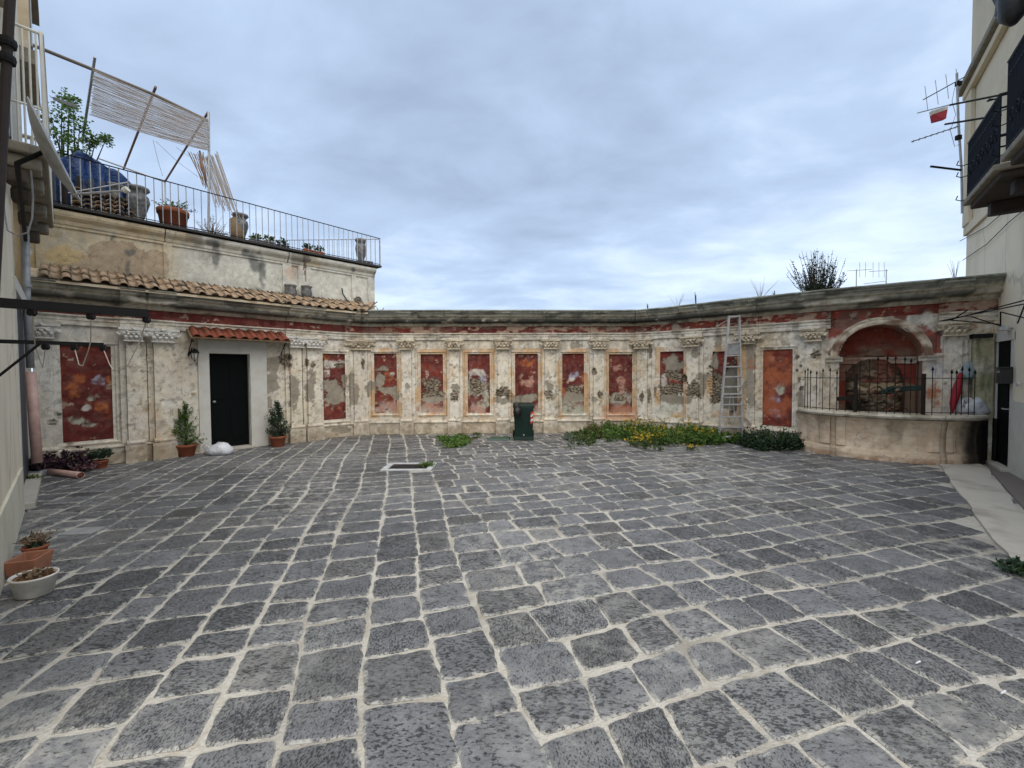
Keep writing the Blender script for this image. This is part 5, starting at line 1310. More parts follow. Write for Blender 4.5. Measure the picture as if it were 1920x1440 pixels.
# greenish pillar, black lintel and dark recess between wall and right house
CP = thing('corner_pillar', tuple(at(1838, 790, 7.3)*1), 'mouldy green-stained pillar with a black cap between basin and right house', 'pillar')
cpx = sx(1838); 
relief('pillar_shaft', CP, sx(1820), sx(1858), 0, 2.28, .13, None, .022, tint=lambda S, Z, PX, PY, col: mixc(mixc(col, (.30, .29, .15), .7*sst(.3, .6, fbm(S*4, Z*3, 700))), (.10, .12, .05), sst(.5, .65, fbm(S*9, Z*1.5, 703))*.6), back=-.02)
wbox(sx(1816), sx(1852), .0, .22, 2.20, 2.27, 'black_cap', M_iron, CP)
relief('side_plaster', CP, sx(1860), STOT-.01, 0, 2.5, .05, None, .022, tint=lambda S, Z, PX, PY, col: mixc(col, (.50, .38, .20), .6+0*S), back=-.02)
dk = MB().prism([V2(pth(sx(1824), .02)), V2(pth(STOT-.02, .06)), V2(fr(.32, .02)), V2(fr(tD0+.10, .04)), V2(bpf(np.array(sx(1826)), .14, 0))], 0, .80)  # solid black block stands in for the shade of the recess
M_nearblack = mat('recess_shade_block', (.035, .03, .026), .9, .5, 4, .3, 30, c2=(.012, .011, .01), spec=.15)
tag(dk.build('recess_shade_block', M_nearblack, bevel=.02), 'black block standing for the shaded recess between the basin and the right door', 'block')
# ------------------------------------------------------------------ foliage helper
def leaves(mbd, c, rad, n, size, up=.3, shape=1, rr=None, flat=1.):
    rr = rr or rnd
    for i in range(n):
        d = Vector((rr.gauss(0, 1), rr.gauss(0, 1), rr.gauss(0, 1))).normalized()*(rr.random()**.45)
        p = Vector(c)+Vector((d.x*rad[0], d.y*rad[1], d.z*rad[2]))
        a = Vector((rr.gauss(0, 1), rr.gauss(0, 1), rr.gauss(0, .6)+up)).normalized(); b = a.cross(Vector((rr.gauss(0, 1), rr.gauss(0, 1), rr.gauss(0, 1)))).normalized()
        s = size*rr.uniform(.6, 1.3); w = s*.32*flat
        mbd.add([p, p+a*s*.5+b*w, p+a*s, p+a*s*.5-b*w], [(0, 1, 2, 3)])
def clump_leaves(mbd, c, rad, ncl, per, size, crad, up=.3, rr=None):
    rr = rr or rnd
    for i in range(ncl):
        d = Vector((rr.gauss(0, 1), rr.gauss(0, 1), rr.gauss(0, 1))).normalized()*(rr.random()**.4)
        p = Vector(c)+Vector((d.x*rad[0], d.y*rad[1], d.z*rad[2])); leaves(mbd, p, (crad,)*3, per, size, up, rr=rr)
def sprigs(mbd, base, n, h, spread, size, per, rr=None, stem=None, h0=0.3):
    rr = rr or rnd
    for i in range(n):
        t = rr.uniform(0, 6.28); s = spread*rr.random()**.6; tip = Vector(base)+Vector((math.cos(t)*s, math.sin(t)*s, h*rr.uniform(h0, 1)*(1-.35*(s/spread)**2)))
        mid = Vector(base).lerp(tip, .5)+Vector((rr.gauss(0, .03), rr.gauss(0, .03), .02))
        if stem: stem.tube([base, mid, tip], [.006, .005, .002], 4, False)
        for k in range(per):
            u = rr.uniform(.25, 1.0); p = (Vector(base).lerp(mid, u*2) if u < .5 else mid.lerp(tip, u*2-1)); 
            a = (tip-mid).normalized()*.5+Vector((rr.gauss(0, 1), rr.gauss(0, 1), rr.gauss(0, .7)+.2)); a.normalize(); b = a.cross(Vector((rr.gauss(0, 1), rr.gauss(0, 1), rr.gauss(0, 1)))).normalized()
            sz = size*rr.uniform(.6, 1.2); mbd.add([p, p+a*sz*.5+b*sz*.25, p+a*sz, p+a*sz*.5-b*sz*.25], [(0, 1, 2, 3)])
def pot(par, c, r, h, m, soil=True, rim=.02):
    o_ = MB().lathe([(r*.68, 0), (r*.72, .005), (r*.93, h*.80), (r*1.0, h*.80), (r*1.02, h*.98), (r*.98, h), (r*.90, h), (r*.88, h*.86)], c, 28).build('pot', m, par, True)
    if soil: MB().lathe([(r*.89, h*.87), (r*.4, h*.90), (0, h*.91)], c, 20).build('soil', M_soil, par)
    return o_
# ---- potted shrubs either side of the door
for (px, py, hh, lab, rad, dn, mtl) in ((345, 856, .98, 'conical green shrub in a terracotta pot left of the green door', .36, 1.5, M_leaf), (519, 838, .92, 'darker dense conical shrub in a terracotta pot right of the green door', .29, 2.0, M_leafd)):
    c = gp(px, py)+Vector((0.0, .05, 0)); o_ = thing('potted_shrub', tuple(c), lab, 'potted plant'); pot(o_, c, .19 if px < 400 else .17, .24, M_terra)
    tr = MB().tube([c+Vector((0, 0, .18)), c+Vector((.01, 0, .5)), c+Vector((0, .01, hh*.95))], [.014, .011, .004], 6)
    fo = MB(); rr = random.Random(px)
    nb = int(46*dn)
    for i in range(nb):
        u = rr.random()**1.25; z_ = .25+(hh-.25)*u; R_ = rad*(1-u)**.75*rr.uniform(.55, 1.12)+.02; t = rr.uniform(0, 6.28)
        p1 = c+Vector((R_*math.cos(t)+.05*math.sin(z_*7), R_*math.sin(t), z_+rr.uniform(.0, .16))); p0 = c+Vector((0, 0, max(.2, z_-.12)))
        tr.tube([p0, p1], [.005, .002], 3, False)
        for k in range(16):
            q = p0.lerp(p1, rr.uniform(.35, 1.05)); leaves(fo, q, (.025, .025, .03), 2, .034, .5, rr=rr)
    fo.build('foliage', mtl, o_); tr.build('stem', M_bark, o_)
# ---- plastic bag by the doorstep
def bag(name, c, sx_, sy_, sz_, m, lab, cat='bag', seed=0, knot=True):
    o_ = MB().lathe([(0.001, 0), (.8, .02), (1.0, .25), (.95, .55), (.7, .85), (.35, .98), (0.001, 1.0)], (0, 0, 0), 28)
    V = np.array(o_.v); n_ = fbm(V[:, 0]*2.3+seed, V[:, 1]*2.3+V[:, 2]*2, 600+seed, 3); V[:, :2] *= (.72+.5*n_)[:, None]; V[:, 2] *= (.7+.6*fbm(V[:, 0]*2+3, V[:, 1]*2, 620+seed, 3))
    V = V*np.array((sx_, sy_, sz_))+np.array(tuple(c)); V[:, 2] = np.maximum(V[:, 2], c[2]+.002)
    th = thing(name, tuple(c), lab, cat); link('bag_body', V, o_.f, m, th, True)
    if knot: MB().tube([Vector(c)+Vector((-sx_*.5, -sy_*.2, sz_*.6)), Vector(c)+Vector((-sx_*.85, -sy_*.3, sz_*.95)), Vector(c)+Vector((-sx_*.98, -sy_*.35, sz_*.75)), Vector(c)+Vector((-sx_*.8, -sy_*.3, sz_*.5))], [.02, .014, .014, .018], 6).build('bag_handle', m, th, True)
    return th
bag('plastic_bag', gp(412, 852), .30, .18, .22, M_bag, 'white plastic bag lying by the step of the green door', seed=1)
# ---- purple plants and green plants in the left corner
c = Vector(pth(sx(118), .30, 0.)); o_ = thing('purple_plant', tuple(c), 'dark purple leafy plant spreading at the foot of the left wall', 'plant'); fo = MB(); st = MB(); rr = random.Random(5)
for k in range(9): q_ = rr.uniform(-.42, .42); sprigs(fo, c+Vector((q_*.7, q_*.7+rr.uniform(-.08, .05), .0)), 15, rr.uniform(.30, .50), .20, .075, 14, rr, st)
fo.build('foliage', M_leafp, o_); st.build('stem', M_dry, o_)
c = Vector(pth(sx(150), .55, 0.)); o_ = thing('pink_leaved_plant', tuple(c), 'low plant with dusty pink leaves in front of the purple plant', 'plant'); fo = MB()
sprigs(fo, c, 22, .20, .26, .05, 12, rr); fo.build('foliage', M_pinkfl, o_)
c = Vector(pth(sx(182), .34, 0.)); o_ = thing('potted_geranium', tuple(c), 'small dense green plant in a terracotta pot right of the purple plant', 'potted plant'); pot(o_, c, .10, .14, M_terra); fo = MB(); leaves(fo, c+Vector((0, 0, .24)), (.17, .14, .08), 420, .05, .8, rr=rr); fo.build('foliage', M_leafd, o_)
c = gp(60, 905); o_ = thing('moss_clump', tuple(c), 'bright green weed clump at the foot of the drainpipe', 'plant'); fo = MB(); leaves(fo, c+Vector((0, 0, .05)), (.12, .10, .07), 260, .035, .6, rr=rr); fo.build('foliage', M_leaf, o_)
c = gp(52, 845); o_ = thing('corner_weed', tuple(c), 'thin green weed behind the pink drainpipe', 'plant'); fo = MB(); sprigs(fo, c, 10, .35, .10, .05, 10, rr); fo.build('foliage', M_leafo, o_)
# broken pipe on the ground
a, b = gp(86, 889)+Vector((0, 0, .05)), gp(152, 897)+Vector((0, 0, .05)); o_ = thing('pipe_piece', tuple(a.lerp(b, .5)), 'loose pink plastic pipe lying on the paving below the drainpipe', 'pipe')
ax_ = (b-a).normalized(); rot = ax_.to_track_quat('Z', 'Y').to_matrix(); ll = (b-a).length
MB().lathe([(.046, 0), (.050, .0), (.050, ll), (.045, ll), (.045, 0)], a, 20, rot=rot).build('pipe', M_pvc, o_, True)
MB().lathe([(.0455, .0), (.0455, ll-.01)], a, 20, rot=rot).build('inside', M_pvcin, o_, True)
c = gp(66, 893); o_ = thing('grey_elbow', tuple(c), 'grey broken gutter shoe beside the loose pipe', 'gutter piece'); MB().box(c+Vector((0, 0, .05)), (.26, .16, .09), Matrix.Rotation(.25, 3, 'Z')).jit(.015, 8).build('shoe', M_galv, o_, bevel=.012)
# ---- basin and planter at the lower left
c = gp(50, 1124)+Vector((-.02, .07, 0)); o_ = thing('white_tub', tuple(c), 'white plastic tub full of brown dry soil at the lower left', 'tub')
MB().lathe([(.085, 0), (.110, .01), (.130, .135), (.140, .14), (.142, .152), (.134, .154), (.125, .14), (.12, .12)], c, 32, sx=1.0, sy=.85).build('tub', mat('white_tub_plastic', (.76, .74, .68), .4, .05, 4, .03, 50), o_, True)
MB().lathe([(.126, .132), (.08, .142), (0, .148)], c, 24, sy=.85).jit(.01, 20).build('soil', mat('dry_soil', (.20, .10, .045), .95, .35, 25, .6, 60, spec=.1), o_)
fo = MB(); leaves(fo, c+Vector((0, 0, .15)), (.10, .08, .02), 140, .04, .2, rr=rr); fo.build('dry_leaves', M_dry, o_)
c = gp(40, 1082)+Vector((0, .06, 0)); o_ = thing('terracotta_trough', tuple(c), 'square terracotta trough with a dried plant behind the white tub', 'planter'); rz = Matrix.Rotation(.35, 3, 'Z')
w_, d_, h_ = .20, .24, .15; vs = []
for (k_, z_) in ((.78, 0), (1, h_), (.88, h_), (.72, .06)):
    for sx_, sy_ in ((-1, -1), (1, -1), (1, 1), (-1, 1)): vs.append(tuple(c+rz@Vector((sx_*w_/2*k_, sy_*d_/2*k_, z_))))
fs = [(3, 2, 1, 0)]+[(k*4+i, k*4+(i+1) % 4, (k+1)*4+(i+1) % 4, (k+1)*4+i) for k in range(3) for i in range(4)]+[(12, 13, 14, 15)]
MB().add(vs, fs).build('trough', mat('faded_terracotta', (.40, .17, .10), .85, .15, 8, .1, 60), o_, bevel=.006)
MB().box(c+Vector((0, 0, .07)), (.15, .17, .02), rz).build('soil', M_soil, o_)
c2 = gp(60, 1050)+Vector((0, .03, 0)); o_ = thing('dried_flower_pot', tuple(c2), 'small pot with brown dried flower heads by the left house wall', 'potted plant')
pot(o_, c2, .085, .12, M_terra); fo = MB(); st = MB(); sprigs(fo, c2+Vector((0, 0, .11)), 26, .16, .15, .022, 7, rr, st, .6); fo.build('foliage', M_dry, o_); st.build('stem', M_dry, o_)
fo = MB(); leaves(fo, c2+Vector((0, 0, .13)), (.08, .06, .02), 120, .03, .5, rr=rr); fo.build('green_leaves', M_leafd, o_)


# ---- drain with white surround
dc = gp(768, 876); o_ = thing('drain_grate', tuple(dc), 'rusty slotted drain grate set in a white stone surround in the paving', 'drain')
hw, hd = .33, .19; fw = .10
for (cx_, cy_, a_, b_) in ((0, hd+fw/2, hw*2+fw*2, fw), (0, -hd-fw/2, hw*2+fw*2, fw), (-hw-fw/2, 0, fw, hd*2), (hw+fw/2, 0, fw, hd*2)):
    MB().box(dc+Vector((cx_, cy_, .008)), (a_-.003, b_-.003, .02)).jit(.003, 9).build('surround_stone', M_marble, o_)
MB().box(dc+Vector((0, 0, -.001)), (hw*2, hd*2, .004)).build('drain_pit', M_black, o_)
for i in range(17): MB().box(dc+Vector((-hw+.02+i*(2*hw-.04)/16, 0, .006)), (.020, hd*2, .012)).build('grate_bar', M_brownp, o_)
MB().box(dc+Vector((0, 0, .004)), (hw*2, .02, .008)).build('cross_bar', M_brownp, o_)
c = dc+Vector((.30, .02, 0)); o_ = thing('drain_weed', tuple(c), 'tuft of green weed growing out of the drain grate', 'plant'); fo = MB(); leaves(fo, c+Vector((0, 0, .03)), (.14, .10, .04), 200, .06, .6, rr=rr, flat=.5); fo.build('foliage', M_leaf, o_)
# ---- green wheeled bin and its lid
c = gp(982, 826)+Vector((0, .22, 0)); o_ = thing('wheeled_bin', tuple(c), 'dark green wheeled bin with a striped reflector standing before the curved wall', 'bin')
def frus(w0, d0, z0, w1, d1, z1, off=0): return [(c.x+sx_*w_/2, c.y+sy_*d_/2+of, z_) for (w_, d_, z_, of) in ((w0, d0, z0, 0), (w1, d1, z1, off)) for sx_, sy_ in ((-1, -1), (1, -1), (1, 1), (-1, 1))]
bx = [(0, 1, 5, 4), (1, 2, 6, 5), (2, 3, 7, 6), (3, 0, 4, 7), (3, 2, 1, 0), (4, 5, 6, 7)]
MB().add(frus(.42, .46, .03, .48, .54, .82, -.02), bx).build('body', M_bingreen, o_, bevel=.03)
MB().add(frus(.52, .58, .80, .52, .58, .84), bx).build('rim', M_bingreen, o_, bevel=.012)
MB().add([(c.x-.27, c.y-.29, .84), (c.x+.27, c.y-.29, .84), (c.x+.27, c.y+.29, .845), (c.x-.27, c.y+.29, .845), (c.x-.22, c.y-.26, .875), (c.x+.22, c.y-.26, .875), (c.x+.23, c.y+.28, .885), (c.x-.23, c.y+.28, .885)], bx).build('lid', M_bingreen, o_, bevel=.015)
for sg in (-1, 1):
    w_ = MB().lathe([(.0, -.025), (.06, -.025), (.095, -.02), (.10, 0), (.095, .02), (.06, .025), (0, .025)], (c.x+sg*.24, c.y+.22, .10), 20, rot=Matrix.Rotation(R(90), 3, 'Y')).build('wheel', M_rubber, o_, True)
MB().add(frus(.50, .50, .0, .44, .47, .10), bx).build('skirt', M_bingreen, o_, bevel=.015)
# diagonal striped reflector strip on the right front edge
for k in range(5):
    z0 = .40+k*.055; x0 = c.x+.165; yy = c.y-.235-.004-(z0/.86)*.065
    MB().add([(x0, yy-.012, z0), (x0+.055, yy-.012, z0+.04), (x0+.055, yy-.014, z0+.095), (x0, yy-.014, z0+.055)], [(0, 1, 2, 3)]).build('reflector_stripe', M_refl_w if k % 2 else M_refl_r, o_)
MB().lathe([(.03, 0), (.03, .006), (0, .006)], (c.x, c.y-.245, .14), 3, rot=Matrix.Rotation(R(90), 3, 'X')).build('recycling_mark', M_galv, o_)
bc = at(970, 770, c.y-.42); m = MB().lathe([(0, -.15), (.07, -.13), (.10, -.05), (.09, .05), (.05, .10), (.07, .15), (0, .16)], (0, 0, 0), 14).jit(.03, 9).move(bc)
bgo = m.build('black_bag', M_black, smooth=True); tag(bgo, 'black rubbish bag hanging over the left corner of the green bin', 'bag')
lc = gp(935, 826)+Vector((0, .15, 0)); ld = thing('loose_bin_lid', tuple(lc), 'flat dark green lid lying on the ground left of the bin', 'lid')
MB().add([(lc.x-.30, lc.y-.16, .005), (lc.x+.28, lc.y-.20, .005), (lc.x+.28, lc.y+.18, .005), (lc.x-.20, lc.y+.2, .005), (lc.x-.26, lc.y-.12, .05), (lc.x+.25, lc.y-.16, .05), (lc.x+.25, lc.y+.15, .055), (lc.x-.17, lc.y+.16, .05)], bx).build('lid_plate', mat('faded_green_plastic', (.03, .075, .05), .55, .2, 6, .05, 60), ld, bevel=.012)
# ---- aluminium stepladder
_wp = pth(sx(1370), .55, 0.); _wt = pth(sx(1375), .42, 0.); _wn = nrm(sx(1370))
def lad(px, py, w_): return on(px, py, (w_[0], w_[1]), (1, 0))
fl0, fr0 = lad(1348, 700, _wp), lad(1393, 700, _wp); fl0.z = fr0.z = 0
tl, trr = lad(1367, 592, _wt), lad(1386, 591, _wt)
LD = thing('stepladder', tuple(fl0.lerp(fr0, .5)), 'tall aluminium stepladder leaning against the curved wall among the weeds', 'ladder')
MB().bar(fl0, tl, .03, .055, (0, 1, 0)).build('stile', M_alu, LD); MB().bar(fr0, trr, .03, .055, (0, 1, 0)).build('stile', M_alu, LD)
def rung(y_, th=.028, dp=.07):
    t_ = (822-y_)/(822-592); a, b = fl0.lerp(tl, t_), fr0.lerp(trr, t_); MB().bar(a, b, dp, th).build('rung', M_alu, LD)
for y_ in (640, 664, 684, 702, 720, 752, 774, 793, 810): rung(y_)
rung(733, .03, .10); rung(739, .02, .12); rung(594, .03, .09)
t0, t1 = (822-643)/230, (822-662)/230
vs = [fl0.lerp(tl, t_)*(1-u_)+fr0.lerp(trr, t_)*u_+Vector((0, dy, 0)) for dy in (0, .02) for t_, u_ in ((t1, .08), (t1, .92), (t0, .92), (t0, .08))]
MB().add(vs, [(0, 1, 2, 3), (7, 6, 5, 4), (0, 4, 5, 1), (2, 6, 7, 3), (1, 5, 6, 2), (0, 3, 7, 4)]).build('top_plate', M_galv, LD)
for a, b in (((1370, 738), (1362, 808)), ((1387, 738), (1390, 806)), ((1364, 806), (1390, 806)), ((1374, 738), (1379, 800))): MB().tube([lad(a[0], a[1], (_wt[0], _wt[1]+.02)), lad(b[0], b[1], (_wt[0], _wt[1]+.02))], .008, 6).build('rear_leg', M_alu, LD)
tag(MB().tube([at(1343, 612, 9.5), at(1365, 600, 9.6), at(1383, 583, 9.8), at(1392, 570, 9.75)], .005, 4).build('ladder_cord', M_rope), 'thin cord running from the top of the stepladder to the cornice', 'cord')
# ---- weeds along the foot of the wall
def weed(name, x0, x1, y1, h, n, lab, m, size=.06, cat='weeds', fl_=0, sd=0, stem=True, front=1., off=.20):
    """plants rooted between the foot of the wall and the paving line y1"""
    rr = random.Random(sd+x0); P_ = []
    for i in range(n*20):
        px = rr.uniform(x0, x1); u = (px-(x0+x1)/2)/((x1-x0)/2); yb = float(proj(pth(sx(px), off, 0.))[1]); yf = yb+(y1-yb)*math.sqrt(max(0, 1-u*u))
        if yf <= yb: continue
        P_.append((gp(px, yb+(yf-yb)*rr.random()*front), u))
        if len(P_) >= n: break
    c = sum((p for p, _ in P_), Vector())/len(P_); o_ = thing(name, tuple(c), lab, cat); fo = MB(); st = MB(); fw_ = MB()
    for b_, u in P_:
        hh = h*(1-.45*u*u)*rr.uniform(.5, 1.12)
        sprigs(fo, b_, 3, hh, .15, size, 12, rr, st if stem else None, .5)
        leaves(fo, b_+Vector((0, 0, hh*.30)), (.13, .13, hh*.32), 22, size*1.1, .5, rr=rr)
        if rr.random() < fl_:
            for k in range(7): leaves(fw_, b_+Vector((rr.gauss(0, .09), rr.gauss(0, .09), hh*rr.uniform(.7, 1.05))), (.012,)*3, 4, .034, .8, rr=rr, flat=1.6)
    fo.build('foliage', m, o_)
    if stem: tag(st.build('stem', M_leafo, o_), kind='stuff')
    if fw_.v: tag(fw_.build('flowers', M_yellow, o_), kind='stuff')
weed('weed_patch', 1150, 1345, 838, .52, 170, 'broad patch of green weeds with yellow flowers along the curved wall', M_leaf, fl_=.16)
weed('weed_patch', 1098, 1215, 830, .46, 70, 'green weeds growing left of the yellow-flowered patch', M_leaf, sd=3)
weed('yellow_flower_clump', 1176, 1250, 853, .28, 40, 'low clump crowded with yellow flowers at the front of the weeds', M_leafo, size=.05, fl_=.6, sd=5)
weed('yellow_flower_tuft', 1287, 1306, 846, .14, 6, 'tiny tuft of yellow flowers standing apart on the paving', M_leafo, size=.04, fl_=1., sd=6, off=.9)
weed('tall_dry_weed', 1104, 1130, 826, .50, 20, 'tall yellowish weed at the left end of the green weeds', mat('leaf_yellowing', (.13, .12, .035), .7, .2, 4, 0, island=.5, translucent=.3), size=.055, sd=7)
weed('grass_clump', 1068, 1122, 838, .20, 34, 'low grassy clump before the tall yellowish weed', M_leafo, size=.05, sd=8, off=.35)
weed('silver_weed', 1060, 1082, 844, .16, 12, 'small grey-green tuft at the left tip of the weeds', mat('leaf_silver', (.16, .19, .14), .7, .2, 4, 0, island=.4, translucent=.2), size=.05, sd=9, off=.6)
weed('leafy_weeds', 1285, 1362, 838, .48, 56, 'leafy green weeds at the left foot of the stepladder', M_leaf, sd=10, size=.07)
weed('dark_shrub', 1388, 1505, 847, .54, 120, 'dense dark green shrub between the stepladder and the basin', M_leafd, size=.055, sd=11)
weed('leafy_weeds', 1372, 1412, 834, .32, 26, 'mid green weeds at the right foot of the stepladder', M_leaf, sd=12, size=.06)
weed('grass_clump', 826, 876, 842, .10, 40, 'flat tuft of bright grass on the paving near the drain', M_leaf, size=.06, sd=13, stem=False, off=.75)
weed('grass_clump', 862, 896, 826, .07, 10, 'thin grass strip at the foot of the wall behind the flat tuft', M_leafo, size=.04, sd=15, stem=False)
c = gp(1912, 1078); o_ = thing('edge_weed', tuple(c), 'small green weed at the right edge beside the pale path', 'weeds'); fo = MB(); st = MB(); rr = random.Random(14); sprigs(fo, c, 34, .13, .13, .04, 14, rr, st, .3); fo.build('foliage', M_leafd, o_); st.build('stem', M_leafo, o_)
# ---- things in the basin
cq = Vector(bpf(np.array(sx(1800)), -.25, .80)); umb = thing('closed_umbrella', tuple(cq), 'closed red umbrella leaning behind the fence at the right', 'umbrella')
ua, ub = at(1784, 775, cq.y), at(1802, 700, cq.y+.05)
MB().tube([ua, ua.lerp(ub, .25), ua.lerp(ub, .6), ub], [.012, .05, .065, .03], 10).jit(.012, 14).build('canopy_cloth', M_redcloth, umb, True); MB().tube([ub, ub+Vector((.03, 0, .12))], .01, 6).build('shaft', M_black, umb)
bag('white_rubbish_bag', (*bpf(np.array(sx(1822)), -.22, .80)[:2], .84), .26, .18, .30, M_bag, 'large white rubbish bag behind the right end of the fence', seed=4)
bag('white_rubbish_bag', (*bpf(np.array(sx(1848)), -.20, .80)[:2], .84), .13, .11, .22, M_bag, 'small white rubbish bag next to the right house corner', seed=7, knot=False)
bag('clear_bag', at(1818, 712, cq.y+.05), .17, .10, .30, M_bagb, 'bluish clear plastic bag hung above the white rubbish bags', seed=9, knot=False)
# coil of green hose / dark vessel by the rocks
c = Vector(pth(sx(1604), .0, .81)); o_ = thing('watering_can', tuple(c), 'dark metal jug standing by the rocks in the basin', 'jug'); MB().lathe([(.05, 0), (.09, .02), (.10, .14), (.06, .22), (.045, .30), (.06, .33)], c, 16).build('jug_body', M_black, o_, True)
MB().tube([c+Vector((.09, 0, .08)), c+Vector((.16, -.02, .16)), c+Vector((.12, 0, .27)), c+Vector((.05, 0, .29))], .010, 6).build('handle', M_black, o_)
q = at(1712, 725, 7.85); o_ = thing('green_trough', tuple(q), 'dark green metal trough lying across the right side of the niche', 'trough'); MB().bar(at(1688, 729, 7.95), at(1729, 727, 7.7), .08, .09).build('trough_body', M_greenpaint, o_, bevel=.01)
tag(MB().bar(at(1600, 745, 8.2), at(1570, 748, 8.4), .10, .08).build('ledge_stone', M_nearblack), 'dark stone ledge at the left inner side of the niche', 'stone')  # ledge in the same near-black as the corner block

# ---- terrace things
def tp(px, py, d): return on(px, py, T0-Tn*d, Td)
ZS = 4.69
def lathe_thing(name, px, d, prof, m, lab, cat, n=20, zb=ZS, part='body', sq=0):
    p = tp(px, 480, d); p.z = zb; o_ = thing(name, tuple(p), lab, cat); MB().lathe(prof, p, n).jit(.006, 8).build(part, m, o_, True); return o_, p
ur = [(.13, 0), (.13, .05), (.09, .07), (.075, .12), (.12, .26), (.165, .42), (.15, .52), (.11, .56), (.13, .60), (.17, .64), (.16, .68), (.0, .68)]
def sc_p(pr_, a, b): return [(r_*a, z_*b) for r_, z_ in pr_]
lathe_thing('stone_urn', 677, .28, sc_p(ur, .95, 1.12), M_urn, 'grey stone urn at the right-hand corner of the terrace', 'urn')
o_, p = lathe_thing('stone_urn', 452, .25, sc_p(ur, 1.0, 1.0), M_urn, 'grey stone urn half covered by brown sacking on the terrace', 'urn')
MB().tube([p+Vector((-.02, -.05, 0)), p+Vector((-.05, -.07, .25)), p+Vector((-.06, -.06, .5)), p+Vector((-.03, -.02, .60))], [.16, .15, .13, .08], 10).jit(.03, 5).build('sacking', mat('brown_sacking', (.24, .16, .085), .9, .2, 10, .3, 40), o_, True)
lathe_thing('stone_urn', 262, .35, sc_p(ur, 1.15, 1.15), M_urn, 'grey stone urn left of the big terracotta pot on the terrace', 'urn')
lathe_thing('stone_urn', 222, .60, sc_p(ur, 1.0, 1.2), M_urn, 'grey stone urn behind the stacked tiles on the terrace', 'urn')
c = tp(325, 420, .45); c.z = ZS; o_ = thing('large_terracotta_pot', tuple(c), 'large terracotta pot with a sprawling plant behind the terrace railing', 'potted plant'); pot(o_, c, .28, .50, M_terra)
fo = MB(); st = MB(); sprigs(fo, c+Vector((0, 0, .47)), 34, .26, .42, .05, 14, rr, st, .2); fo.build('foliage', M_leaf, o_); st.build('stem', M_dry, o_)
c = tp(398, 440, .45); c.z = ZS; o_ = thing('dry_bush', tuple(c), 'tangle of dry twigs with small leaves behind the terrace railing', 'plant'); fo = MB(); st = MB(); sprigs(fo, c, 70, .62, .42, .03, 9, rr, st, .3); fo.build('leaves', M_dry, o_); st.build('stem', M_dry, o_)
for px, lab, hh, m in ((480, 'low grey planter with pale succulents right of the sacking-covered urn', .12, M_urn), (530, 'dark bowl with a thin dry plant on the terrace', .12, M_black), (578, 'small terracotta trough with cactus plants on the terrace edge', .13, M_terra), (598, 'small terracotta trough with a leafy plant, rightmost of the low pots', .12, M_terra), (505, 'low green planter of succulents on the terrace', .14, M_urn)):
    c = tp(px, 470, .10); c.z = ZS; o_ = thing('low_planter', tuple(c), lab, 'planter'); MB().box(c+Vector((0, 0, hh/2)), (.26, .16, hh), Matrix.Rotation(.78, 3, 'Z')).build('planter_box', m, o_, bevel=.01)
    fo = MB(); leaves(fo, c+Vector((0, 0, hh+.05)), (.14, .12, .09), 90, .07, 1., rr=rr); fo.build('foliage', M_leafd if m is not M_urn else M_leafo, o_)
# stacked roof tiles
c = tp(200, 390, .24); o_ = thing('tile_stack', (c.x, c.y, ZS), 'stack of brown roof tiles and boards behind the terrace railing', 'tile stack')
for i in range(5):
    for j in range(6):
        p = c+Td*(-.40+.15*j+rnd.uniform(-.02, .02))-Tn*(.05*rnd.random()); p.z = ZS+.10+.085*i
        d = Tn*.45; v_, f_ = half_tile(p, p-d, .075, .065, Td, Vector((0, 0, 1))); link('tile', v_, f_, M_tile, o_, True)
MB().box(Vector((c.x, c.y, ZS+.05))-Tn*.1, (.95, .4, .09), Matrix.Rotation(.79, 3, 'Z')).build('board', M_wood, o_)
# blue tarpaulin draped over a frame
c = tp(150, 340, .8); tpn = thing('blue_tarpaulin', (c.x, c.y, ZS), 'blue tarpaulin draped over stored things at the left of the terrace', 'tarpaulin')
def tarp():
    nu, nv = 46, 30; vs = []; fs = []
    ta, tb = tpl(45)-.2, tpl(262)
    _tx2 = [tpl(q) for q in (40, 75, 112, 160, 190, 215, 240, 262)]; _tz2 = [tp(q, y_, .5).z for q, y_ in ((40, 318), (75, 308), (112, 296), (160, 287), (190, 300), (215, 316), (240, 325), (262, 352))]
    for i in range(nu):
        u = i/(nu-1); t_ = ta+(tb-ta)*u; ztop = float(np.interp(t_, _tx2, _tz2))
        for j in range(nv):
            v = j/(nv-1)
            if v < .6: z_ = ZS+.05+(ztop-ZS-.05)*(v/.6)**.8; d_ = .42+.10*(v/.6)+.05*math.sin(u*40+v*3)+.08*(float(vn(u*9, v*6, 3))-.5)
            else: z_ = ztop+.03*math.sin(u*14)-.30*(v-.6); d_ = .52+1.0*(v-.6)
            z_ += .05*(float(vn(u*12, v*9, 9))-.5); p = T0+Td*t_-Tn*d_; vs.append((p.x, p.y, z_))
    for i in range(nu-1):
        for j in range(nv-1): fs.append((i*nv+j, (i+1)*nv+j, (i+1)*nv+j+1, i*nv+j+1))
    return link('tarpaulin_sheet', vs, fs, M_tarp, tpn, True)
tarp()
for px in (62, 84, 100, 122, 150, 172, 192): p = tp(px, 380, .36); MB().bar((p.x, p.y, ZS), (p.x, p.y, ZS+.75), .10, .02, (0, 1, 0)).build('board', M_brownp if px%4 else M_greyp, tpn)
p, q = tp(128, 362, .2), tp(240, 342, .2); tag(MB().tube([p, q], .014, 6).build('loose_rod', M_galv), 'pale rod lying slanted behind the terrace railing', 'rod')
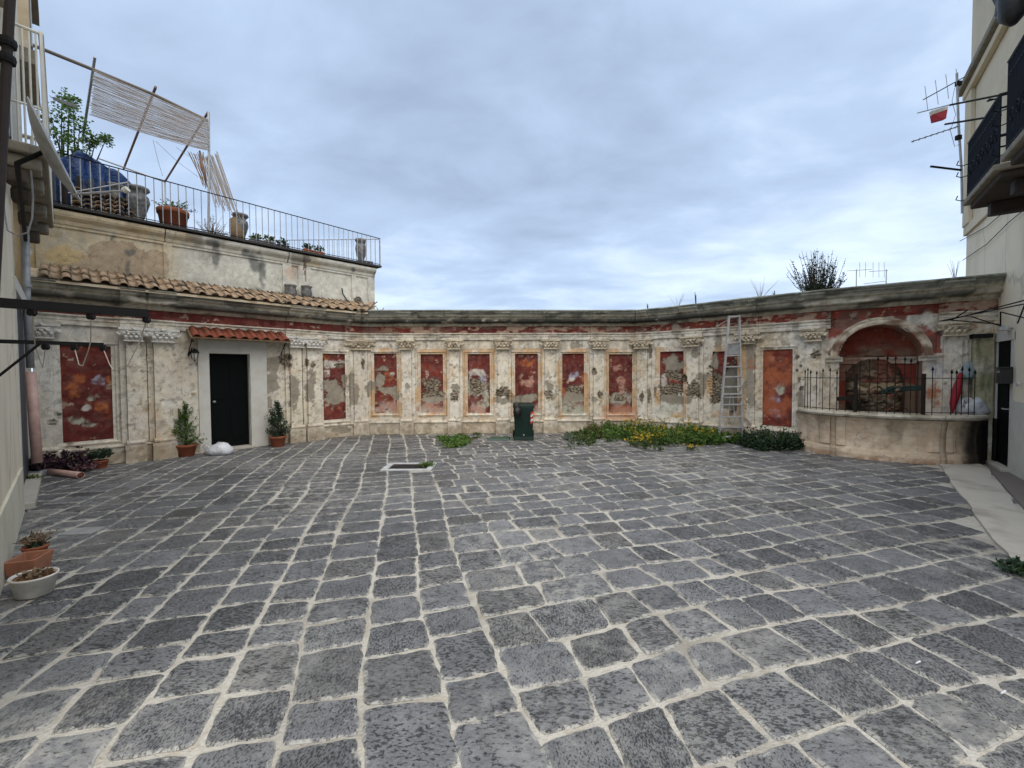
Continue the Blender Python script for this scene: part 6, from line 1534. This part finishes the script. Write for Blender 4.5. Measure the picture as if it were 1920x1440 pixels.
# tree at the far left of the terrace
c = at(128, 330, 8.6); c.z = ZS; o_ = thing('terrace_tree', tuple(c), 'leafy green shrub rising above the blue tarpaulin', 'tree'); fo = MB(); st = MB(); rr = random.Random(21)
for (px, py, Y, r_) in ((120, 225, 8.5, .28), (138, 205, 8.6, .22), (110, 255, 8.4, .26), (140, 262, 8.5, .20), (95, 215, 8.4, .22), (150, 235, 8.6, .2), (180, 262, 8.6, .13), (198, 262, 8.6, .08), (168, 270, 8.6, .12), (130, 182, 8.6, .12), (115, 200, 8.6, .2), (85, 250, 8.4, .25), (105, 285, 8.4, .2), (150, 285, 8.5, .14)):
    t_ = at(px, py, Y); st.tube([c+Vector((0, 0, .3)), c.lerp(t_, .5)+Vector((rr.uniform(-.1, .1), 0, .1)), t_], [.03, .018, .005], 5, False); clump_leaves(fo, t_, (r_, r_, r_*.9), 11, 13, .06, .085, .2, rr)
fo.build('crown', M_leaf, o_); st.build('trunk', M_bark, o_)
# ---- reed shade frame
SF = thing('reed_shade', (T0.x, T0.y, ZS), 'tall metal frame carrying a hanging reed mat above the terrace', 'sun shade')
FB = .10
def top_at(px, py): return tp(px, py, FB)
G1, G2, G3 = top_at(176, 131), top_at(290, 178), top_at(389, 226)
TT = top_at(30, 72)
MB().tube([TT, G1, G2, G3], .032, 8).build('front_beam', mat('weathered_beam', (.20, .17, .14), .8, .3, 12, .2, 60), SF)
MB().tube([top_at(391, 210), top_at(392, 300), top_at(391, 432)], .024, 8).build('post', M_galv, SF)
fd = -FLd*1.0
def rafter(px0, py0, px1, py1, m):
    a = top_at(px0, py0); dd = ray(px1, py1); k_ = (a.z-EYE)/dd.z; b = EP+dd*k_ ; 
    return a, b
for (x0, y0, x1, y1, m) in ((292, 163, 232, 316, M_rust), (390, 211, 309, 341, M_rust)):
    a, b = rafter(x0, y0, x1, y1, m)
    MB().tube([a, b], .024, 8).build('rafter', m, SF)
a = top_at(178, 107); b = at(154, 268, a.y+1.0); MB().tube([a, b], .022, 8).build('rafter', M_galv, SF)
r1, r2 = rafter(292, 163, 185, 297, 0)[1], rafter(390, 211, 309, 341, 0)[1]
MB().tube([r1, r2], .022, 8).build('back_beam', M_galv, SF); MB().tube([r2, Vector((r2.x, r2.y, ZS))], .02, 8).build('post', M_galv, SF)
# reeds of the hanging mat
nr = 62; mt_ = MB()
TLm, TRm, BRm, BLm = top_at(176, 134), top_at(389, 228), top_at(389, 284), top_at(169, 217)
for q_ in (TLm, TRm, BRm, BLm): q_ += Tn*.05
for i in range(nr):
    v = i/(nr-1)+rnd.uniform(-.004, .004); pts = []
    e0_, e1_ = rnd.uniform(-.012, .01), rnd.uniform(-.012, .012)
    for j in range(9):
        u = j/8; u2 = e0_+u*(1-e0_+e1_); a = TLm.lerp(TRm, u2); b = BLm.lerp(BRm, u2); p = a.lerp(b, v); sag = -.02*math.sin(u*math.pi)*v*2-.0; p = p+Vector((0, 0, sag+rnd.uniform(-.006, .006)))+Tn*rnd.uniform(-.006, .006); pts.append(p)
    k = rnd.choice((0, 1, 2)); 
    if rnd.random() < .05: pts = pts[:rnd.randint(4, 7)]
    MB().tube(pts, .0058, 4, False).build('reed', M_reed, SF)
# fallen second mat, leaning bundle
FM = thing('fallen_reed_mat', tuple(tp(415, 430, .1)), 'torn reed mat hanging slanted down behind the railing', 'reed mat')
for i in range(46):
    u = i/45; a = tp(368+u*38+rnd.uniform(-3, 3), 284+8*math.sin(u*3)+rnd.uniform(-3, 5), .14); b = tp(388+u*62+rnd.uniform(-4, 4), 375+u*28+rnd.uniform(-8, 8), .12)
    if i < 12: a = tp(352+u*120, 287+rnd.uniform(-4, 3), .14); b = tp(384+rnd.uniform(-6, 6), 345+rnd.uniform(-10, 10), .13)
    MB().tube([a, a.lerp(b, .5)+Vector((rnd.uniform(-.01, .01), 0, rnd.uniform(-.02, .0))), b], .0065, 4, False).build('reed', M_reedb if i < 12 else M_reed, FM)
MB().tube([tp(374, 282, .14), tp(382, 320, .13), tp(388, 350, .13)], [.012, .030, .008], 6).jit(.02, 14).build('frayed_edge', M_rust, FM, True)
for k, (x0, y0, x1, y1) in enumerate(((287, 263, 305, 330), (330, 276, 375, 300), (292, 265, 372, 332))):
    tag(MB().tube([tp(x0, y0, .5), tp((x0+x1)/2, (y0+y1)/2+4, .5), tp(x1, y1, .5)], .004, 4).build('guy_wire', M_galv), ('thin wire hanging straight down under the reed mat', 'thin slack wire near the right end of the reed mat', 'long thin diagonal wire under the reed mat')[k], 'wire')
# ---- two urns, hose and rosette on the tiled eave
for px, r_, h_, lab in ((545, .135, .33, 'dark grey urn hung on the terrace wall above the tiles, left of the pair'), (575, .125, .31, 'weathered grey urn on the terrace wall above the tiles, right of the pair')):
    p = tp(px, 545, -.14); p.z = tp(px, 560, -.14).z; o_ = thing('wall_urn', tuple(p), lab, 'urn')
    MB().lathe([(r_*.5, 0), (r_*.85, h_*.08), (r_*1.0, h_*.35), (r_*.98, h_*.6), (r_*.82, h_*.8), (r_*1.0, h_*.92), (r_*1.06, h_), (r_*.9, h_), (r_*.8, h_*.8)], p, 22).jit(.008, 10).build('urn_body', M_urn, o_, True)
    MB().lathe([(r_*.8, h_*.8), (0, h_*.8)], p, 22).build('soil', M_soil, o_)
tag(MB().tube([tp(x_, y_, -.05) for x_, y_ in ((641, 540), (643, 551), (650, 562), (659, 573))], .014, 6).build('bent_pipe', M_iron), 'bent black pipe on the terrace wall near its right end', 'pipe')
p = tp(672, 562, -.06); m = MB()
for k in range(9): t = k*.7; m.lathe([(0, -.03), (.05, 0), (0, .03)], p+Td*.07*math.cos(t)+Vector((0, 0, .07*math.sin(t))), 8)
m.lathe([(0, -.05), (.06, 0), (0, .05)], p, 8); tag(m.jit(.02, 9).build('stone_rosette', M_stonegrey), 'weathered stone rosette at the right foot of the terrace wall', 'rosette')
tag(MB().tube([tp(x_, y_, -.22) for x_, y_ in ((559, 570), (561, 562), (565, 561), (563, 568))], .012, 6).build('black_hook', M_iron), 'small black hook between the two wall urns', 'hook')
# ---- things on top of the curved wall
def wt(px, py, d=-.2): return on(px, py, pth(sx(px), d, 0)[:2], _np(px))
def _np(px):
    a, b = nrm(sx(px)); return (b, -a)
c = wt(1535, 552, -.3); c.z = 3.26; o_ = thing('rooftop_shrub', tuple(c), 'wild upright shrub growing on top of the wall at the right', 'shrub'); fo = MB(); st = MB(); rr = random.Random(33)
for i in range(100):
    u = rr.uniform(-1, 1); px = 1534+u*rr.uniform(30, 78); top_ = 552-(rr.uniform(.35, 1.0))*88*(1-.28*abs(u)**2)
    t_ = wt(px, top_, -.3+rr.uniform(-.25, .25)); b_ = c+Vector((u*.16, rr.uniform(-.08, .08), 0)); md = b_.lerp(t_, .45)+Vector((u*.07, 0, -.04))
    st.tube([b_, md, t_], [.009, .006, .0025], 4, False)
    for k in range(rr.randint(5, 24)):
        q = md.lerp(t_, rr.uniform(-.6, .85)); leaves(fo, q, (.02, .02, .03), 2, .035, .8, rr=rr)
leaves(fo, c+Vector((-.04, 0, .12)), (.24, .15, .14), 600, .04, .5, rr=rr)
fo.build('foliage', M_leafd, o_); st.build('branches', M_bark, o_)
for (px, py0, dxs, lab) in ((1215, 583, ((1215, 571), (1213, 569)), 'short forked dead twig on top of the curved wall'), (1305, 572, ((1305, 553), (1303, 548)), 'thin upright stick on top of the curved wall'), (1453, 556, ((1452, 545), (1449, 549)), 'broken stump on the wall top left of the shrub'), (712, 584, ((706, 576), (720, 577)), 'pale forked tuft at the left end of the wall top')):
    b_ = wt(px, py0); b_.z -= .05; o_ = thing('dead_twig', tuple(b_), lab, 'twig'); 
    for x_, y_ in dxs: MB().tube([b_, wt(x_, y_)], [.014, .008], 5).build('twig', M_bark, o_)
for (px, py, hh, w_, nn, lab) in ((1425, 560, 46, 40, 12, 'spray of fine dry grass on the wall top left of the shrub'), (1270, 575, 26, 20, 8, 'faint dry grass on the wall top above the ladder'), (1790, 528, 45, 16, 9, 'dry grass on the wall top beside the right house')):
    b_ = wt(px, py); b_.z = 3.25; o_ = thing('dry_grass', tuple(b_), lab, 'grass tuft')
    for i in range(nn): x_ = px+rr.uniform(-w_, w_); y_ = py-rr.uniform(.4, 1)*hh; t_ = wt(x_, y_); MB().tube([b_, b_.lerp(t_, .5)+Vector((0, 0, .03)), t_], [.004, .003, .0015], 3, False).build('stalk', M_dry, o_)
# distant aerials
for (pts, lab) in ((((1628, 535), (1628, 500), (1600, 508), (1662, 505)), 'distant television aerial behind the wall, just right of the shrub'),):
    Y = 22; o_ = thing('distant_antenna', (at(1630, 560, Y).x, Y, 0), lab, 'antenna')
    MB().tube([(at(1606, 560, Y).x, Y, 0), at(1606, 505, Y)], .025, 5).build('mast', M_galv, o_)
    MB().tube([at(1588, 508, Y), at(1634, 505, Y)], .018, 5).build('boom', M_galv, o_); MB().tube([at(1630, 509, Y), at(1665, 507, Y)], .018, 5).build('boom', M_galv, o_); MB().tube([at(1620, 532, Y), at(1662, 527, Y)], .018, 5).build('boom', M_galv, o_)
    for x_ in (1612, 1623, 1637, 1648, 1658): MB().tube([at(x_, 492, Y), at(x_, 520, Y)], .014, 4).build('element', M_galv, o_)
    MB().tube([(at(1662, 560, Y).x, Y, 0), at(1662, 505, Y)], .025, 5).build('mast', M_galv, o_)
# litter on the paving
for (px, py, lab) in ((1717, 1249, 'white cigarette end on the paving at lower right'), (1877, 1306, 'white paper scrap on the paving near the right bottom corner')):
    p = gp(px, py); tag(MB().tube([p+Vector((0, 0, .016)), p+Vector((.045, .02, .014))], .004, 6).build('cigarette_end', M_bag), lab, 'litter')
